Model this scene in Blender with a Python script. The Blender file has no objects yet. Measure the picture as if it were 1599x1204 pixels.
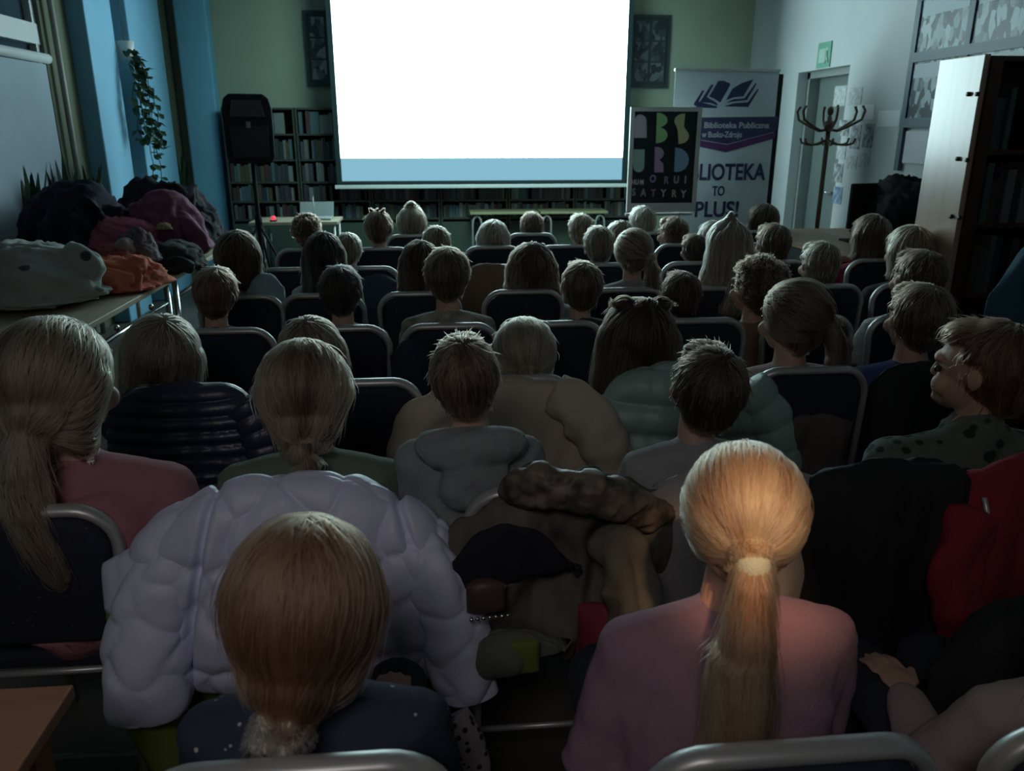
import bpy, bmesh, math, random
import numpy as np
from mathutils import Vector, Matrix, noise
from mathutils.bvhtree import BVHTree
S = bpy.context.scene
C = S.collection
R_ = math.radians
random.seed(7); rng = np.random.RandomState(7)
# ------------------------------------------------------------------ camera
FPX, PITCH, YAW, EYE = 1231.0, R_(17.9), R_(5.3), 1.6
cam = bpy.data.cameras.new('camera'); cam.sensor_width = 36; cam.lens = 36 * FPX / 1599.0
cam.clip_start = 0.02
cam_o = bpy.data.objects.new('camera', cam); C.objects.link(cam_o)
cam_o.location = (0, 0, EYE); cam_o.rotation_euler = (math.pi/2 - PITCH, 0, -YAW)
S.camera = cam_o
cam.dof.use_dof = True; cam.dof.focus_distance = 2.3; cam.dof.aperture_fstop = 5.5
# ------------------------------------------------------------------ world, lights, exposure
W = bpy.data.worlds.new('dusk'); S.world = W; W.use_nodes = True
bg = W.node_tree.nodes['Background']; bg.inputs[0].default_value = (0.16, 0.42, 0.62, 1); bg.inputs[1].default_value = 0.16
def area(name, loc, target, sx, sy, power, col, spread=180):
    l = bpy.data.lights.new(name, 'AREA'); l.shape = 'RECTANGLE'; l.size = sx; l.size_y = sy; l.energy = power; l.color = col
    l.spread = R_(spread)
    o = bpy.data.objects.new(name, l); C.objects.link(o); o.location = loc
    o.rotation_euler = (Vector(target) - Vector(loc)).to_track_quat('-Z', 'Y').to_euler(); return o
def spot(name, loc, target, power, col, angle, blend=0.8, r=0.05):
    l = bpy.data.lights.new(name, 'SPOT'); l.energy = power; l.color = col; l.spot_size = R_(angle); l.spot_blend = blend; l.shadow_soft_size = r
    o = bpy.data.objects.new(name, l); C.objects.link(o); o.location = loc
    o.rotation_euler = (Vector(target) - Vector(loc)).to_track_quat('-Z', 'Y').to_euler(); return o
# unseen warm lamp behind the photographer; neutral fill added to lift near rows
spot('warm_lamp_light', (0.10, -0.60, 2.50), (0.47, 0.95, 1.09), 170.0, (1.0, 0.56, 0.30), 10.5, 1.0, 0.04)
area('rear_fill_light', (-0.5, -0.9, 2.7), (-0.25, 1.5, 0.5), 1.0, 0.5, 3.6, (0.95, 0.86, 0.88), 110)
# spill of the ceiling-hung projector over the wall round the screen
spot('projector_light', (0.5, 6.5, 3.1), (0.4, 9.6, 2.0), 430.0, (0.58, 1.0, 0.96), 112, 0.9, 0.7)
S.view_settings.view_transform = 'Standard'; S.view_settings.look = 'None'
S.view_settings.exposure = 0.0; S.view_settings.gamma = 1.0; S.view_settings.use_curve_mapping = False
SCREEN_L = 9.5
# ------------------------------------------------------------------ pixel to point
_F = Vector((math.sin(YAW)*math.cos(PITCH), math.cos(YAW)*math.cos(PITCH), -math.sin(PITCH)))
_R = Vector((math.cos(YAW), -math.sin(YAW), 0)); _U = _R.cross(_F)
def _ray(px, py): return _F + _R*((px-799.5)/FPX) - _U*((py-602)/FPX)
def atY(px, py, Y): d = _ray(px, py); return d*(Y/d.y) + Vector((0, 0, EYE))
def atX(px, py, X): d = _ray(px, py); return d*(X/d.x) + Vector((0, 0, EYE))
def atZ(px, py, Z): d = _ray(px, py); return d*((Z-EYE)/d.z) + Vector((0, 0, EYE))
def depth(P): return (Vector(P) - Vector((0, 0, EYE))).dot(_F)
def xz(x, z, Y):   # x pixel at height z on plane Y
    py = 500.0
    for _ in range(12):
        P = atY(x, py, Y); py += (P.z - z) * FPX / max(depth(P), .3)
    return P.x
# ------------------------------------------------------------------ materials
_m = {}
def mat(name, col, rough=0.8, metal=0.0, var=0.0, vs=12.0, bump=0.0, bs=200.0, sheen=0.0, emit=None, es=0.0, col2=None, spec=0.5):
    if name in _m: return _m[name]
    m = bpy.data.materials.new(name); m.use_nodes = True; nt = m.node_tree; b = nt.nodes['Principled BSDF']
    b.inputs['Base Color'].default_value = (*col, 1); b.inputs['Roughness'].default_value = rough; b.inputs['Metallic'].default_value = metal
    b.inputs['Specular IOR Level'].default_value = spec
    if sheen: b.inputs['Sheen Weight'].default_value = sheen
    if emit: b.inputs['Emission Color'].default_value = (*emit, 1); b.inputs['Emission Strength'].default_value = es
    tc = None
    if var or bump or col2:
        tc = nt.nodes.new('ShaderNodeTexCoord')
    if var or col2:
        n = nt.nodes.new('ShaderNodeTexNoise'); n.inputs['Scale'].default_value = vs; n.inputs['Detail'].default_value = 4
        nt.links.new(tc.outputs['Object'], n.inputs['Vector'])
        r = nt.nodes.new('ShaderNodeValToRGB'); r.color_ramp.elements[0].position = .35; r.color_ramp.elements[1].position = .65
        c2 = col2 or tuple(min(1, c*(1+var)) for c in col); c1 = col if col2 else tuple(c*(1-var) for c in col)
        r.color_ramp.elements[0].color = (*c1, 1); r.color_ramp.elements[1].color = (*c2, 1)
        nt.links.new(n.outputs['Fac'], r.inputs['Fac']); nt.links.new(r.outputs['Color'], b.inputs['Base Color'])
    if bump:
        n2 = nt.nodes.new('ShaderNodeTexNoise'); n2.inputs['Scale'].default_value = bs; n2.inputs['Detail'].default_value = 3
        nt.links.new(tc.outputs['Object'], n2.inputs['Vector'])
        bp = nt.nodes.new('ShaderNodeBump'); bp.inputs['Strength'].default_value = bump; bp.inputs['Distance'].default_value = .004
        nt.links.new(n2.outputs['Fac'], bp.inputs['Height']); nt.links.new(bp.outputs['Normal'], b.inputs['Normal'])
    _m[name] = m; return m
def mat_spots(name, col, dot, scale, size, rough=.85, randomness=1.0):
    if name in _m: return _m[name]
    m = mat(name, col, rough, bump=.3, bs=300); nt = m.node_tree; b = nt.nodes['Principled BSDF']
    tc = nt.nodes.new('ShaderNodeTexCoord'); v = nt.nodes.new('ShaderNodeTexVoronoi'); v.inputs['Scale'].default_value = scale
    v.inputs['Randomness'].default_value = randomness
    nt.links.new(tc.outputs['Object'], v.inputs['Vector'])
    r = nt.nodes.new('ShaderNodeValToRGB'); r.color_ramp.elements[0].position = size; r.color_ramp.elements[1].position = size*1.25
    r.color_ramp.elements[0].color = (*dot, 1); r.color_ramp.elements[1].color = (*col, 1)
    nt.links.new(v.outputs['Distance'], r.inputs['Fac']); nt.links.new(r.outputs['Color'], b.inputs['Base Color']); return m
def mat_wood(name, c1, c2, scale=3.0, axis='Z', rough=.5):
    if name in _m: return _m[name]
    m = mat(name, c1, rough); nt = m.node_tree; b = nt.nodes['Principled BSDF']
    tc = nt.nodes.new('ShaderNodeTexCoord'); mp = nt.nodes.new('ShaderNodeMapping')
    mp.inputs['Scale'].default_value = {'Z': (scale*6, scale*6, scale*.5), 'X': (scale*.5, scale*6, scale*6), 'Y': (scale*6, scale*.5, scale*6)}[axis]
    n = nt.nodes.new('ShaderNodeTexNoise'); n.inputs['Scale'].default_value = 1.5; n.inputs['Detail'].default_value = 6; n.inputs['Distortion'].default_value = .6
    r = nt.nodes.new('ShaderNodeValToRGB'); r.color_ramp.elements[0].position = .3; r.color_ramp.elements[1].position = .7
    r.color_ramp.elements[0].color = (*c1, 1); r.color_ramp.elements[1].color = (*c2, 1)
    nt.links.new(tc.outputs['Object'], mp.inputs['Vector']); nt.links.new(mp.outputs['Vector'], n.inputs['Vector'])
    nt.links.new(n.outputs['Fac'], r.inputs['Fac']); nt.links.new(r.outputs['Color'], b.inputs['Base Color']); return m
def mat_emit(name, col, s):
    m = bpy.data.materials.new(name); m.use_nodes = True; nt = m.node_tree; nt.nodes.clear()
    e = nt.nodes.new('ShaderNodeEmission'); e.inputs[0].default_value = (*col, 1); e.inputs[1].default_value = s
    o = nt.nodes.new('ShaderNodeOutputMaterial'); nt.links.new(e.outputs[0], o.inputs[0]); return m
def mat_hair(name, col, rough=.35):
    k = 'hair_' + name
    if k in _m: return _m[k]
    m = bpy.data.materials.new(k); m.use_nodes = True; nt = m.node_tree; nt.nodes.clear()
    e = nt.nodes.new('ShaderNodeBsdfHairPrincipled'); e.parametrization = 'COLOR'; e.inputs['Color'].default_value = (*col, 1)
    e.inputs['Roughness'].default_value = rough; e.inputs['Radial Roughness'].default_value = .5
    hi = nt.nodes.new('ShaderNodeAttribute'); hi.attribute_name = 'shade'; rp = nt.nodes.new('ShaderNodeValToRGB')
    rp.color_ramp.elements[0].color = (*(c*.20 for c in col), 1); rp.color_ramp.elements[1].color = (*(min(.95, c*1.75) for c in col), 1)
    nt.links.new(hi.outputs['Fac'], rp.inputs['Fac']); nt.links.new(rp.outputs['Color'], e.inputs['Color'])
    o = nt.nodes.new('ShaderNodeOutputMaterial'); nt.links.new(e.outputs[0], o.inputs[0]); _m[k] = m; return m
# ------------------------------------------------------------------ object helpers
def put(o, parent=None):
    C.objects.link(o)
    if parent: o.parent = parent
    return o
def tag(o, label, cat, group=None):
    o['label'] = label; o['category'] = cat
    if group: o['group'] = group
    return o
def thing(name, label, cat, loc=(0, 0, 0), rz=0, group=None):
    o = bpy.data.objects.new(name, None); o.empty_display_size = .1; o.location = loc; o.rotation_euler = (0, 0, rz); C.objects.link(o)
    return tag(o, label, cat, group)
class MB:
    def __init__(s): s.v = []; s.f = []; s.n = 0
    def add(s, v, f):
        v = np.asarray(v, float); s.v.append(v); s.f += [tuple(i + s.n for i in q) for q in f]; s.n += len(v); return s
    def box(s, c, d, rz=0, bev=0):
        x, y, z = (q/2 for q in d); P = np.array([(i*x, j*y, k*z) for k in (-1, 1) for j in (-1, 1) for i in (-1, 1)])
        if rz: cz, sz = math.cos(rz), math.sin(rz); P = P @ np.array([[cz, sz, 0], [-sz, cz, 0], [0, 0, 1]])
        return s.add(P + np.array(c), [(0, 2, 3, 1), (4, 5, 7, 6), (0, 1, 5, 4), (2, 6, 7, 3), (0, 4, 6, 2), (1, 3, 7, 5)])
    def bb(s, x0, x1, y0, y1, z0, z1): return s.box(((x0+x1)/2, (y0+y1)/2, (z0+z1)/2), (abs(x1-x0), abs(y1-y0), abs(z1-z0)))
    def tube(s, pts, r, n=8, cap=True, flat=1.0):
        pts = [Vector(p) for p in pts]; k = len(pts)
        rr = r if hasattr(r, '__len__') else [r]*k
        V = []; prev = None
        for i, p in enumerate(pts):
            t = (pts[min(i+1, k-1)] - pts[max(i-1, 0)])
            t = t.normalized() if t.length > 1e-9 else Vector((0, 0, 1))
            if prev is None:
                a = Vector((0, 0, 1)) if abs(t.z) < .9 else Vector((0, 1, 0)); u = t.cross(a).normalized()
            else: u = (prev - t*prev.dot(t)).normalized()
            prev = u; w = t.cross(u)
            for j in range(n):
                a = 2*math.pi*j/n; V.append(p + u*(math.cos(a)*rr[i]) + w*(math.sin(a)*rr[i]*flat))
        F = [(i*n+j, i*n+(j+1) % n, (i+1)*n+(j+1) % n, (i+1)*n+j) for i in range(k-1) for j in range(n)]
        if cap: F += [tuple(reversed(range(n))), tuple(range((k-1)*n, k*n))]
        return s.add([tuple(v) for v in V], F)
    def ell(s, c, r, nu=16, nv=10):
        V = [(0, 0, -1)]; F = []
        for i in range(1, nv):
            a = -math.pi/2 + math.pi*i/nv
            for j in range(nu):
                b = 2*math.pi*j/nu; V.append((math.cos(a)*math.cos(b), math.cos(a)*math.sin(b), math.sin(a)))
        V.append((0, 0, 1)); T = len(V)-1
        for j in range(nu):
            F.append((0, 1+(j+1) % nu, 1+j)); F.append((T, T-nu+j, T-nu+(j+1) % nu))
        for i in range(nv-2):
            for j in range(nu):
                a = 1+i*nu; F.append((a+j, a+(j+1) % nu, a+nu+(j+1) % nu, a+nu+j))
        return s.add(np.array(V)*np.array(r) + np.array(c), F)
    def cap(s, a, b, ra, rb, n=14, fx=1.0):
        a = Vector(a); b = Vector(b); t = (b-a); L = t.length or 1e-6; t = t/L
        P = []; R = []
        for k in range(5): th = math.pi/2*(1-k/4); P.append(a - t*ra*math.sin(th)); R.append(max(ra*math.cos(th), ra*.04))
        for k in range(5): th = math.pi/2*(k/4); P.append(b + t*rb*math.sin(th)); R.append(max(rb*math.cos(th), rb*.04))
        return s.tube(P, R, n)
    def prism(s, poly, y0, y1):       # poly in x,z
        n = len(poly); V = [(x, y0, z) for x, z in poly] + [(x, y1, z) for x, z in poly]
        F = [tuple(range(n)), tuple(reversed(range(n, 2*n)))] + [(i, i+n, (i+1) % n+n, (i+1) % n) for i in range(n)]
        return s.add(V, F)
    def mesh(s, name='m', smooth=False):
        me = bpy.data.meshes.new(name); V = np.concatenate(s.v) if s.v else np.zeros((0, 3))
        me.from_pydata([tuple(v) for v in V], [], s.f); me.update()
        if smooth: me.polygons.foreach_set('use_smooth', [True]*len(me.polygons))
        return me
    def build(s, name, m, parent=None, smooth=False, bevel=0):
        me = s.mesh(name, smooth)
        if bevel:
            bm = bmesh.new(); bm.from_mesh(me)
            bmesh.ops.recalc_face_normals(bm, faces=bm.faces)
            ed = [e for e in bm.edges if len(e.link_faces) == 2 and e.calc_face_angle(0) > .6]
            bmesh.ops.bevel(bm, geom=ed, offset=bevel, segments=2, affect='EDGES', profile=.5); bm.to_mesh(me); bm.free()
        else:
            bm = bmesh.new(); bm.from_mesh(me); bmesh.ops.recalc_face_normals(bm, faces=bm.faces); bm.to_mesh(me); bm.free()
        me.materials.append(m); o = bpy.data.objects.new(name, me); return put(o, parent)
def struct(o): o['kind'] = 'structure'; return o
def process(me, voxel, smooth=4, ratio=1.0, disp=None):
    o = bpy.data.objects.new('tmp', me); C.objects.link(o)
    r = o.modifiers.new('r', 'REMESH'); r.mode = 'VOXEL'; r.voxel_size = voxel; r.use_smooth_shade = True
    if smooth: s = o.modifiers.new('s', 'SMOOTH'); s.factor = .5; s.iterations = smooth
    if ratio < 1: d = o.modifiers.new('d', 'DECIMATE'); d.ratio = ratio
    dg = bpy.context.evaluated_depsgraph_get(); dg.update()
    out = bpy.data.meshes.new_from_object(o.evaluated_get(dg)); bpy.data.objects.remove(o)
    return out
def verts(me):
    a = np.empty(len(me.vertices)*3); me.vertices.foreach_get('co', a); return a.reshape(-1, 3)
def text(body, size, loc, m, parent, name='lettering', sx=1.0, rot=(math.pi/2, 0, 0), align='CENTER', bold=0.0, ext=.001):
    cu = bpy.data.curves.new(name, 'FONT'); cu.body = body; cu.size = size; cu.align_x = align; cu.align_y = 'CENTER'; cu.extrude = ext; cu.offset = bold
    t = bpy.data.objects.new(name, cu); C.objects.link(t)
    dg = bpy.context.evaluated_depsgraph_get(); me = bpy.data.meshes.new_from_object(t.evaluated_get(dg)); bpy.data.objects.remove(t)
    me.materials.clear(); me.materials.append(m); o = bpy.data.objects.new(name, me); o.location = loc; o.rotation_euler = rot; o.scale = (sx, 1, 1)
    return put(o, parent)
# ------------------------------------------------------------------ palette
M = dict(
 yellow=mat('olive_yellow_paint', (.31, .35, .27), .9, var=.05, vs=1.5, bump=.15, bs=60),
 white=mat('pale_wall_paint', (.62, .66, .66), .85, var=.03, vs=2, bump=.15, bs=60),
 blue=mat('blue_pillar_paint', (.20, .47, .66), .7, var=.04, vs=3, bump=.1, bs=80),
 floor=mat('dark_floor', (.10, .09, .08), .55, var=.2, vs=3),
 ceil=mat('ceiling_paint', (.26, .28, .28), .9),
 frame=mat('brushed_steel', (.56, .57, .56), .4, metal=.55),
 chrome=mat('bright_chrome', (.8, .82, .82), .16, metal=1),
 black=mat('black_plastic', (.016, .018, .02), .85, spec=.15), grille=mat('speaker_grille', (.02, .021, .024), .85, bump=.8, bs=500),
 chair=mat_spots('dark_dotted_upholstery', (.018, .022, .042), (.12, .11, .07), 38, .07),
 seat=mat('dark_upholstery', (.02, .025, .045), .9),
 table=mat_wood('worn_laminate_top', (.33, .29, .21), (.42, .37, .27), 2, 'Y'),
 birch=mat_wood('pale_birch_panel', (.50, .33, .25), (.60, .41, .32), 1.2, 'Z', .27),
 brown=mat_wood('brown_table_wood', (.33, .15, .08), (.42, .20, .11), 2, 'X', .45),
 dkwood=mat_wood('dark_stained_wood', (.05, .022, .014), (.08, .035, .022), 2, 'Z', .5),
 shelf=mat_wood('dark_green_grey_shelf', (.035, .04, .032), (.05, .055, .04), 1, 'X', .6),
 cab=mat('green_grey_cabinet', (.05, .07, .052), .7, var=.06, vs=3),
 bent=mat_wood('dark_bentwood', (.09, .05, .03), (.14, .08, .05), 4, 'Z', .35),
 paper=mat('white_paper', (.75, .76, .75), .8), offwhite=mat('off_white_plastic', (.72, .74, .72), .5),
 leaf=mat('dark_green_leaf', (.03, .07, .028), .45, var=.3, vs=20), pot=mat('white_pot', (.7, .72, .7), .5),
 terracotta=mat('brown_pot', (.18, .08, .05), .7), stem=mat('green_stem', (.06, .08, .03), .7),
 glass=mat('dusk_glass', (.04, .07, .09), .08, spec=.6), wframe=mat('window_frame_white', (.55, .6, .6), .5),
 skin=mat('skin', (.56, .34, .26), .6, var=.05, vs=30), eye=mat('eye_dark', (.05, .04, .035), .2), sole=mat('shoe_dark', (.04, .04, .05), .6),
 denim=mat('dark_trousers', (.025, .03, .05), .9), )

M['birch'].node_tree.nodes['Principled BSDF'].inputs['Coat Weight'].default_value = .8
M['birch'].node_tree.nodes['Principled BSDF'].inputs['Coat Roughness'].default_value = .22
# ================================================================== THE ROOM
XL, XR, YB, YF, ZC = -2.84, 3.684, -2.8, 9.6, 3.25
struct(MB().bb(XL-.3, XR+.3, YB-.3, YF+.3, -.12, 0).build('floor', M['floor']))
struct(MB().bb(XL-.3, XR+.3, YB-.3, YF+.3, ZC, ZC+.12).build('ceiling', M['ceil']))
struct(MB().bb(XL-.3, XR+.3, YF, YF+.2, 0, ZC).build('wall_front', M['yellow']))
struct(MB().bb(XL-.3, XR+.3, YB-.2, YB, 0, ZC).build('wall_back', mat('dim_back_wall', (.12, .12, .10), .9)))
# right wall with the doorway (y 7.23-8.27, 2.16 high)
dy0, dy1, dz = 7.22, 8.27, 2.16
mb = MB(); mb.bb(XR, XR+.3, YB, dy0, 0, ZC); mb.bb(XR, XR+.3, dy1, YF, 0, ZC); mb.bb(XR, XR+.3, dy0, dy1, dz, ZC)
struct(mb.build('wall_right', M['white']))
d = struct(MB().bb(XR+.20, XR+.24, dy0+.36, dy1-.06, .01, dz-.06).build('door_1', mat('grey_door', (.17, .21, .20), .6)))
MB().bb(XR+.18, XR+.26, dy0, dy0+.36, 0, dz).build('side_panel', mat('cream_panel', (.55, .52, .38), .6), d)
mb = MB(); mb.bb(XR+.10, XR+.26, dy1-.06, dy1, 0, dz); mb.bb(XR+.10, XR+.26, dy0, dy1, dz-.06, dz); mb.build('door_frame', mat('door_frame_grey', (.30, .34, .32), .6), d)
MB().tube([(XR+.2, dy0+.44, 1.02), (XR+.15, dy0+.44, 1.02), (XR+.15, dy0+.56, 1.02)], .01).build('handle', M['chrome'], d, True)
# left wall: piers between the windows
wins = [(1.2, 2.7), (3.1, 4.4), (4.9, 6.56), (7.62, 7.93), (8.94, 9.36)]
z0, z1 = .88, 2.95
mb = MB(); y = YB
for a, b in wins:
    mb.bb(XL-.3, XL, y, a, 0, ZC); mb.bb(XL-.3, XL, a, b, 0, z0); mb.bb(XL-.3, XL, a, b, z1, ZC); y = b
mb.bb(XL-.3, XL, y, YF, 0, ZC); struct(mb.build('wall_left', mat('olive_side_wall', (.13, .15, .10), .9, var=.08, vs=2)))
for i, (a, b) in enumerate(wins):
    w = struct(MB().bb(XL-.09, XL-.08, a, b, z0, z1).build('window_%d' % (i+1), M['glass']))
    fb = MB(); t = .055
    for (p, q) in ((a, a+t), (b-t, b)): fb.bb(XL-.12, XL-.03, p, q, z0, z1)
    fb.bb(XL-.12, XL-.03, a, b, z0, z0+t); fb.bb(XL-.12, XL-.03, a, b, z1-t, z1); fb.build('window_frame', M['wframe'], w)
    MB().bb(XL-.13, XL-.02, a, b, 2.20, 2.34).build('transom', M['wframe'], w)
    MB().bb(XL-.08, XL+.16, a-.03, b+.03, z0-.04, z0).build('window_sill', M['wframe'], w)
# roller blind of the big window
bl = thing('roller_blind', 'grey blue roller blind pulled down over the window beside the coat piles', 'blind', (XL+.035, 0, 0))
MB().bb(-.012, 0, 5.0, 6.46, .95, 2.06).build('blind_fabric', mat('grey_blind', (.34, .43, .50), .8, var=.05, vs=3), bl)
MB().tube([(0, 5.0, 2.10), (0, 6.5, 2.10)], .035, 12).build('roller', M['wframe'], bl, True)
MB().bb(-.02, .01, 5.0, 6.46, .92, .95).build('bottom_bar', M['wframe'], bl)
for (a, b) in ((7.03, 7.60), (7.95, 8.88)):
    struct(MB().bb(XL-.01, -2.70, a, b, 0, ZC).build('pillar', M['blue'], bevel=.012))
struct(MB().bb(-2.72, -2.38, 9.42, YF+.01, 0, ZC).build('pillar', M['blue'], bevel=.02))
for yy in (6.66,):
    struct(MB().tube([(XL+.05, yy, 0), (XL+.05, yy, ZC)], .022, 10).build('heating_pipe', mat('pipe_paint', (.35, .36, .33), .5), smooth=True))
struct(MB().bb(XR-.012, XR, YB, dy0, 0, .09).build('baseboard_right', M['offwhite']))
struct(MB().bb(-2.38, XR, YF-.012, YF, 0, .09).build('baseboard_front', M['offwhite']))
# ================================================================== PROJECTION SCREEN
YS = 8.9
sc = thing('projection_screen', 'large bright roll-down projection screen hanging before the shelves', 'screen', (0, YS, 0))
a = atY(532, 247, YS); b = atY(972, 247, YS); zt = 3.06; x0, x1 = a.x, b.x; zw = a.z; zb = atY(534, 283, YS).z
MB().bb(x0, x1, 0, .004, zw, zt).build('projected_picture', mat_emit('projected_white', (.68, .96, 1.0), SCREEN_L), sc)
MB().bb(x0, x1, 0, .004, zb, zw-.001).build('dim_lower_band', mat_emit('projector_spill', (.25, .52, .66), .95), sc)
mb = MB(); mb.bb(x0-.055, x0-.0005, 0, .004, zb-.03, zt); mb.bb(x1+.0005, x1+.055, 0, .004, zb-.03, zt); mb.bb(x0, x1, 0, .004, zb-.03, zb-.0005)
mb.bb(x0-.055, x1+.055, .006, .009, zb-.03, zt)
mb.build('black_border', mat('screen_border', (.012, .03, .035), .8), sc)
MB().box(((x0+x1)/2, -.005, zb-.06), (x1-x0+.16, .03, .04)).build('bottom_bar', M['offwhite'], sc, bevel=.006)
MB().box(((x0+x1)/2, .0, zt+.06), (x1-x0+.3, .11, .12)).build('roller_case', M['offwhite'], sc, bevel=.012)
# ================================================================== BOOK SHELVES ALONG THE FRONT WALL
levels = [1.83, 1.56, 1.29, 1.05, .84, .64]
colors = [(.10, .10, .14), (.16, .07, .07), (.08, .12, .10), (.30, .32, .28), (.12, .13, .18), (.18, .15, .08), (.06, .07, .1), (.45, .48, .46), (.16, .28, .32)]
bcn = ['black', 'maroon', 'dark green', 'pale grey', 'slate', 'ochre', 'navy', 'silvery', 'teal']
bk_m = [mat('book_cover_%s' % n, tuple(q*.38 for q in c), .6, var=.35, vs=40) for n, c in zip(['ink', 'maroon', 'green', 'grey', 'slate', 'ochre', 'navy', 'silver', 'teal'], colors)]
bk_me = []
book_colour = lambda o: bcn[bk_me.index(o.data)]
for i, m in enumerate(bk_m):
    me = MB().box((0, 0, .5), (1, 1, 1)).mesh('book'); me.materials.append(m); bk_me.append(me)
sx = -2.30; k = 0
names = ['by the pillar', 'next to the screen edge', 'half behind the screen', 'below the screen centre', 'below the screen near the poster', 'behind the poster']
for u in range(6):
    w = .78; bx0, bx1 = sx+u*w, sx+(u+1)*w-.01
    bc = thing('bookcase', 'dark low bookcase on green cabinet base, ' + names[u], 'bookcase', ((bx0+bx1)/2, 9.42, 0), group='bookcases along the far wall')
    W2 = (bx1-bx0)/2
    MB().bb(-W2, W2, -.15, .16, 0, .60).build('base_cabinet', M['cab'], bc)
    for s in (-1, 1):
        dr = MB().bb(s*W2/2-W2/2+.012, s*W2/2+W2/2-.012, -.168, -.151, .08, .57).build('door', M['cab'], bc)
        MB().box((s*.03, -.178, .45), (.012, .02, .08)).build('handle', M['frame'], dr)
    for s in (-1, 1): MB().box((s*(W2-.01), 0, 1.22), (.02, .3, 1.24)).build('side_panel', M['shelf'], bc)
    for z in levels: MB().box((0, 0, z), (2*W2-.04, .3, .02)).build('shelf', M['shelf'], bc)
    MB().box((0, .145, 1.22), (2*W2-.04, .01, 1.24)).build('back_panel', M['shelf'], bc)
    # books only where the photograph shows the shelf
    for li in range(1, 6):
        z = levels[li]+.011; H = levels[li-1]-levels[li]-.02
        if u >= 2 and z > 1.0: continue
        if u == 1 and z > 1.0 and False: continue
        x = bx0+.03
        lev = ['bottom', 'second lowest', 'middle', 'second highest', 'top'][5-li]
        while x < bx1-.05:
            front = (li in (1,) and random.random() < .55)
            t = random.uniform(.09, .12) if front else random.uniform(.022, .05)
            if x+t > bx1-.03: break
            if random.random() < .08: x += .04; continue
            h = H*random.uniform(.72, .95); dd = .02 if front else random.uniform(.13, .17)
            o = bpy.data.objects.new('book', random.choice([bk_me[3], bk_me[7], bk_me[8]] if front else bk_me)); o.location = (x+t/2, 9.42-.145+dd/2+random.uniform(.0, .02), z); o.scale = (t-.003, dd, h); put(o)
            tag(o, '%s book, %s shelf, far bookcase %s' % (book_colour(o), lev, names[u]), 'book', 'books in the bookcase %s on the %s shelf' % (names[u], lev))
            x += t
# ================================================================== LOUDSPEAKER ON STAND
P = atY(388, 200, 7.4)
sp = thing('loudspeaker', 'black loudspeaker on a tripod stand beside the blue pillar', 'speaker', (P.x, 7.4, 0), R_(13))
zb_, zt_ = 1.33, 1.90
prof = [(-.17, zb_), (.17, zb_), (.20, zb_+.05), (.205, zt_-.12), (.185, zt_-.04), (.14, zt_), (-.14, zt_), (-.185, zt_-.04), (-.205, zt_-.12), (-.20, zb_+.05)]
MB().prism(prof, -.12, .2).build('cabinet', M['black'], sp, bevel=.015)
MB().prism([(-.15, zb_+.05), (.15, zb_+.05), (.16, zt_-.26), (-.16, zt_-.26)], -.133, -.121).build('grille', M['grille'], sp, bevel=.004)
MB().prism([(-.15, zt_-.19), (.15, zt_-.19), (.12, zt_-.05), (-.12, zt_-.05)], -.13, -.121).build('horn', mat('horn_plastic', (.03, .033, .038), .35), sp, bevel=.006)
MB().prism([(-.018, zt_-.275), (.018, zt_-.275), (.018, zt_-.225), (-.018, zt_-.225)], -.138, -.134).build('badge', mat('badge_grey', (.22, .2, .22), .4), sp)
st = thing('speaker_stand', 'black tripod stand carrying the loudspeaker', 'stand', (P.x, 7.44, 0))
MB().tube([(0, 0, .35), (0, 0, 1.325)], .02, 12).build('pole', M['black'], st, True)
MB().tube([(0, 0, .78), (0, 0, .86)], .032, 12).build('collar', M['black'], st, True)
for q in range(3):
    an = R_(90+120*q); MB().tube([(0, 0, .8), (math.cos(an)*.5, math.sin(an)*.5, .012)], .012, 8).build('leg', M['black'], st, True)
# ================================================================== LAPTOP DESK
P = atZ(465, 345, .74)
tb = thing('laptop_desk', 'small grey desk with thin legs next to the loudspeaker', 'desk', (-1.42, 8.3, 0))
MB().box((0, 0, .73), (.86, .5, .03)).build('desktop', M['table'], tb, bevel=.004)
for i in (-1, 1):
    for j in (-1, 1): MB().tube([(i*.39, j*.21, .715), (i*.39, j*.21, .0)], .014, 8).build('leg', M['frame'], tb, True)
    MB().tube([(i*.39, -.21, .3), (i*.39, .21, .3)], .01, 8).build('crossbar', M['frame'], tb, True)
lp = thing('laptop', 'open grey laptop on the small desk', 'laptop', (-1.24, 8.3, .748))
MB().box((0, 0, .009), (.34, .23, .016)).build('keyboard_base', mat('laptop_grey', (.3, .33, .33), .4), lp, bevel=.003)
o = MB().box((0, 0, .08), (.34, .008, .16)).build('lid', mat('laptop_grey', (.3, .33, .33), .4), lp, bevel=.002); o.location = (0, .13, .012); o.rotation_euler = (-.5, 0, 0)
sl = thing('red_lamp', 'tiny glowing red indicator lamp on the small desk', 'lamp', (-1.62, 8.12, .748))
MB().ell((0, 0, .028), (.026, .026, .026)).build('bulb', mat('red_glow', (.6, .02, .05), .4, emit=(1, .08, .14), es=.8), sl, True)
MB().box((0, 0, .006), (.06, .06, .010)).build('base', M['black'], sl)
an_ = thing('desk_microphone_stand', 'thin pale upright rod standing on the small desk', 'stand', (-1.22, 8.12, .748))
MB().tube([(0, 0, .01), (0, 0, .235)], .006, 8).build('rod', mat('rod_grey', (.45, .47, .45), .5), an_, True)
MB().tube([(0, 0, 0), (0, 0, .012)], .035, 14).build('base', M['black'], an_)
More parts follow.
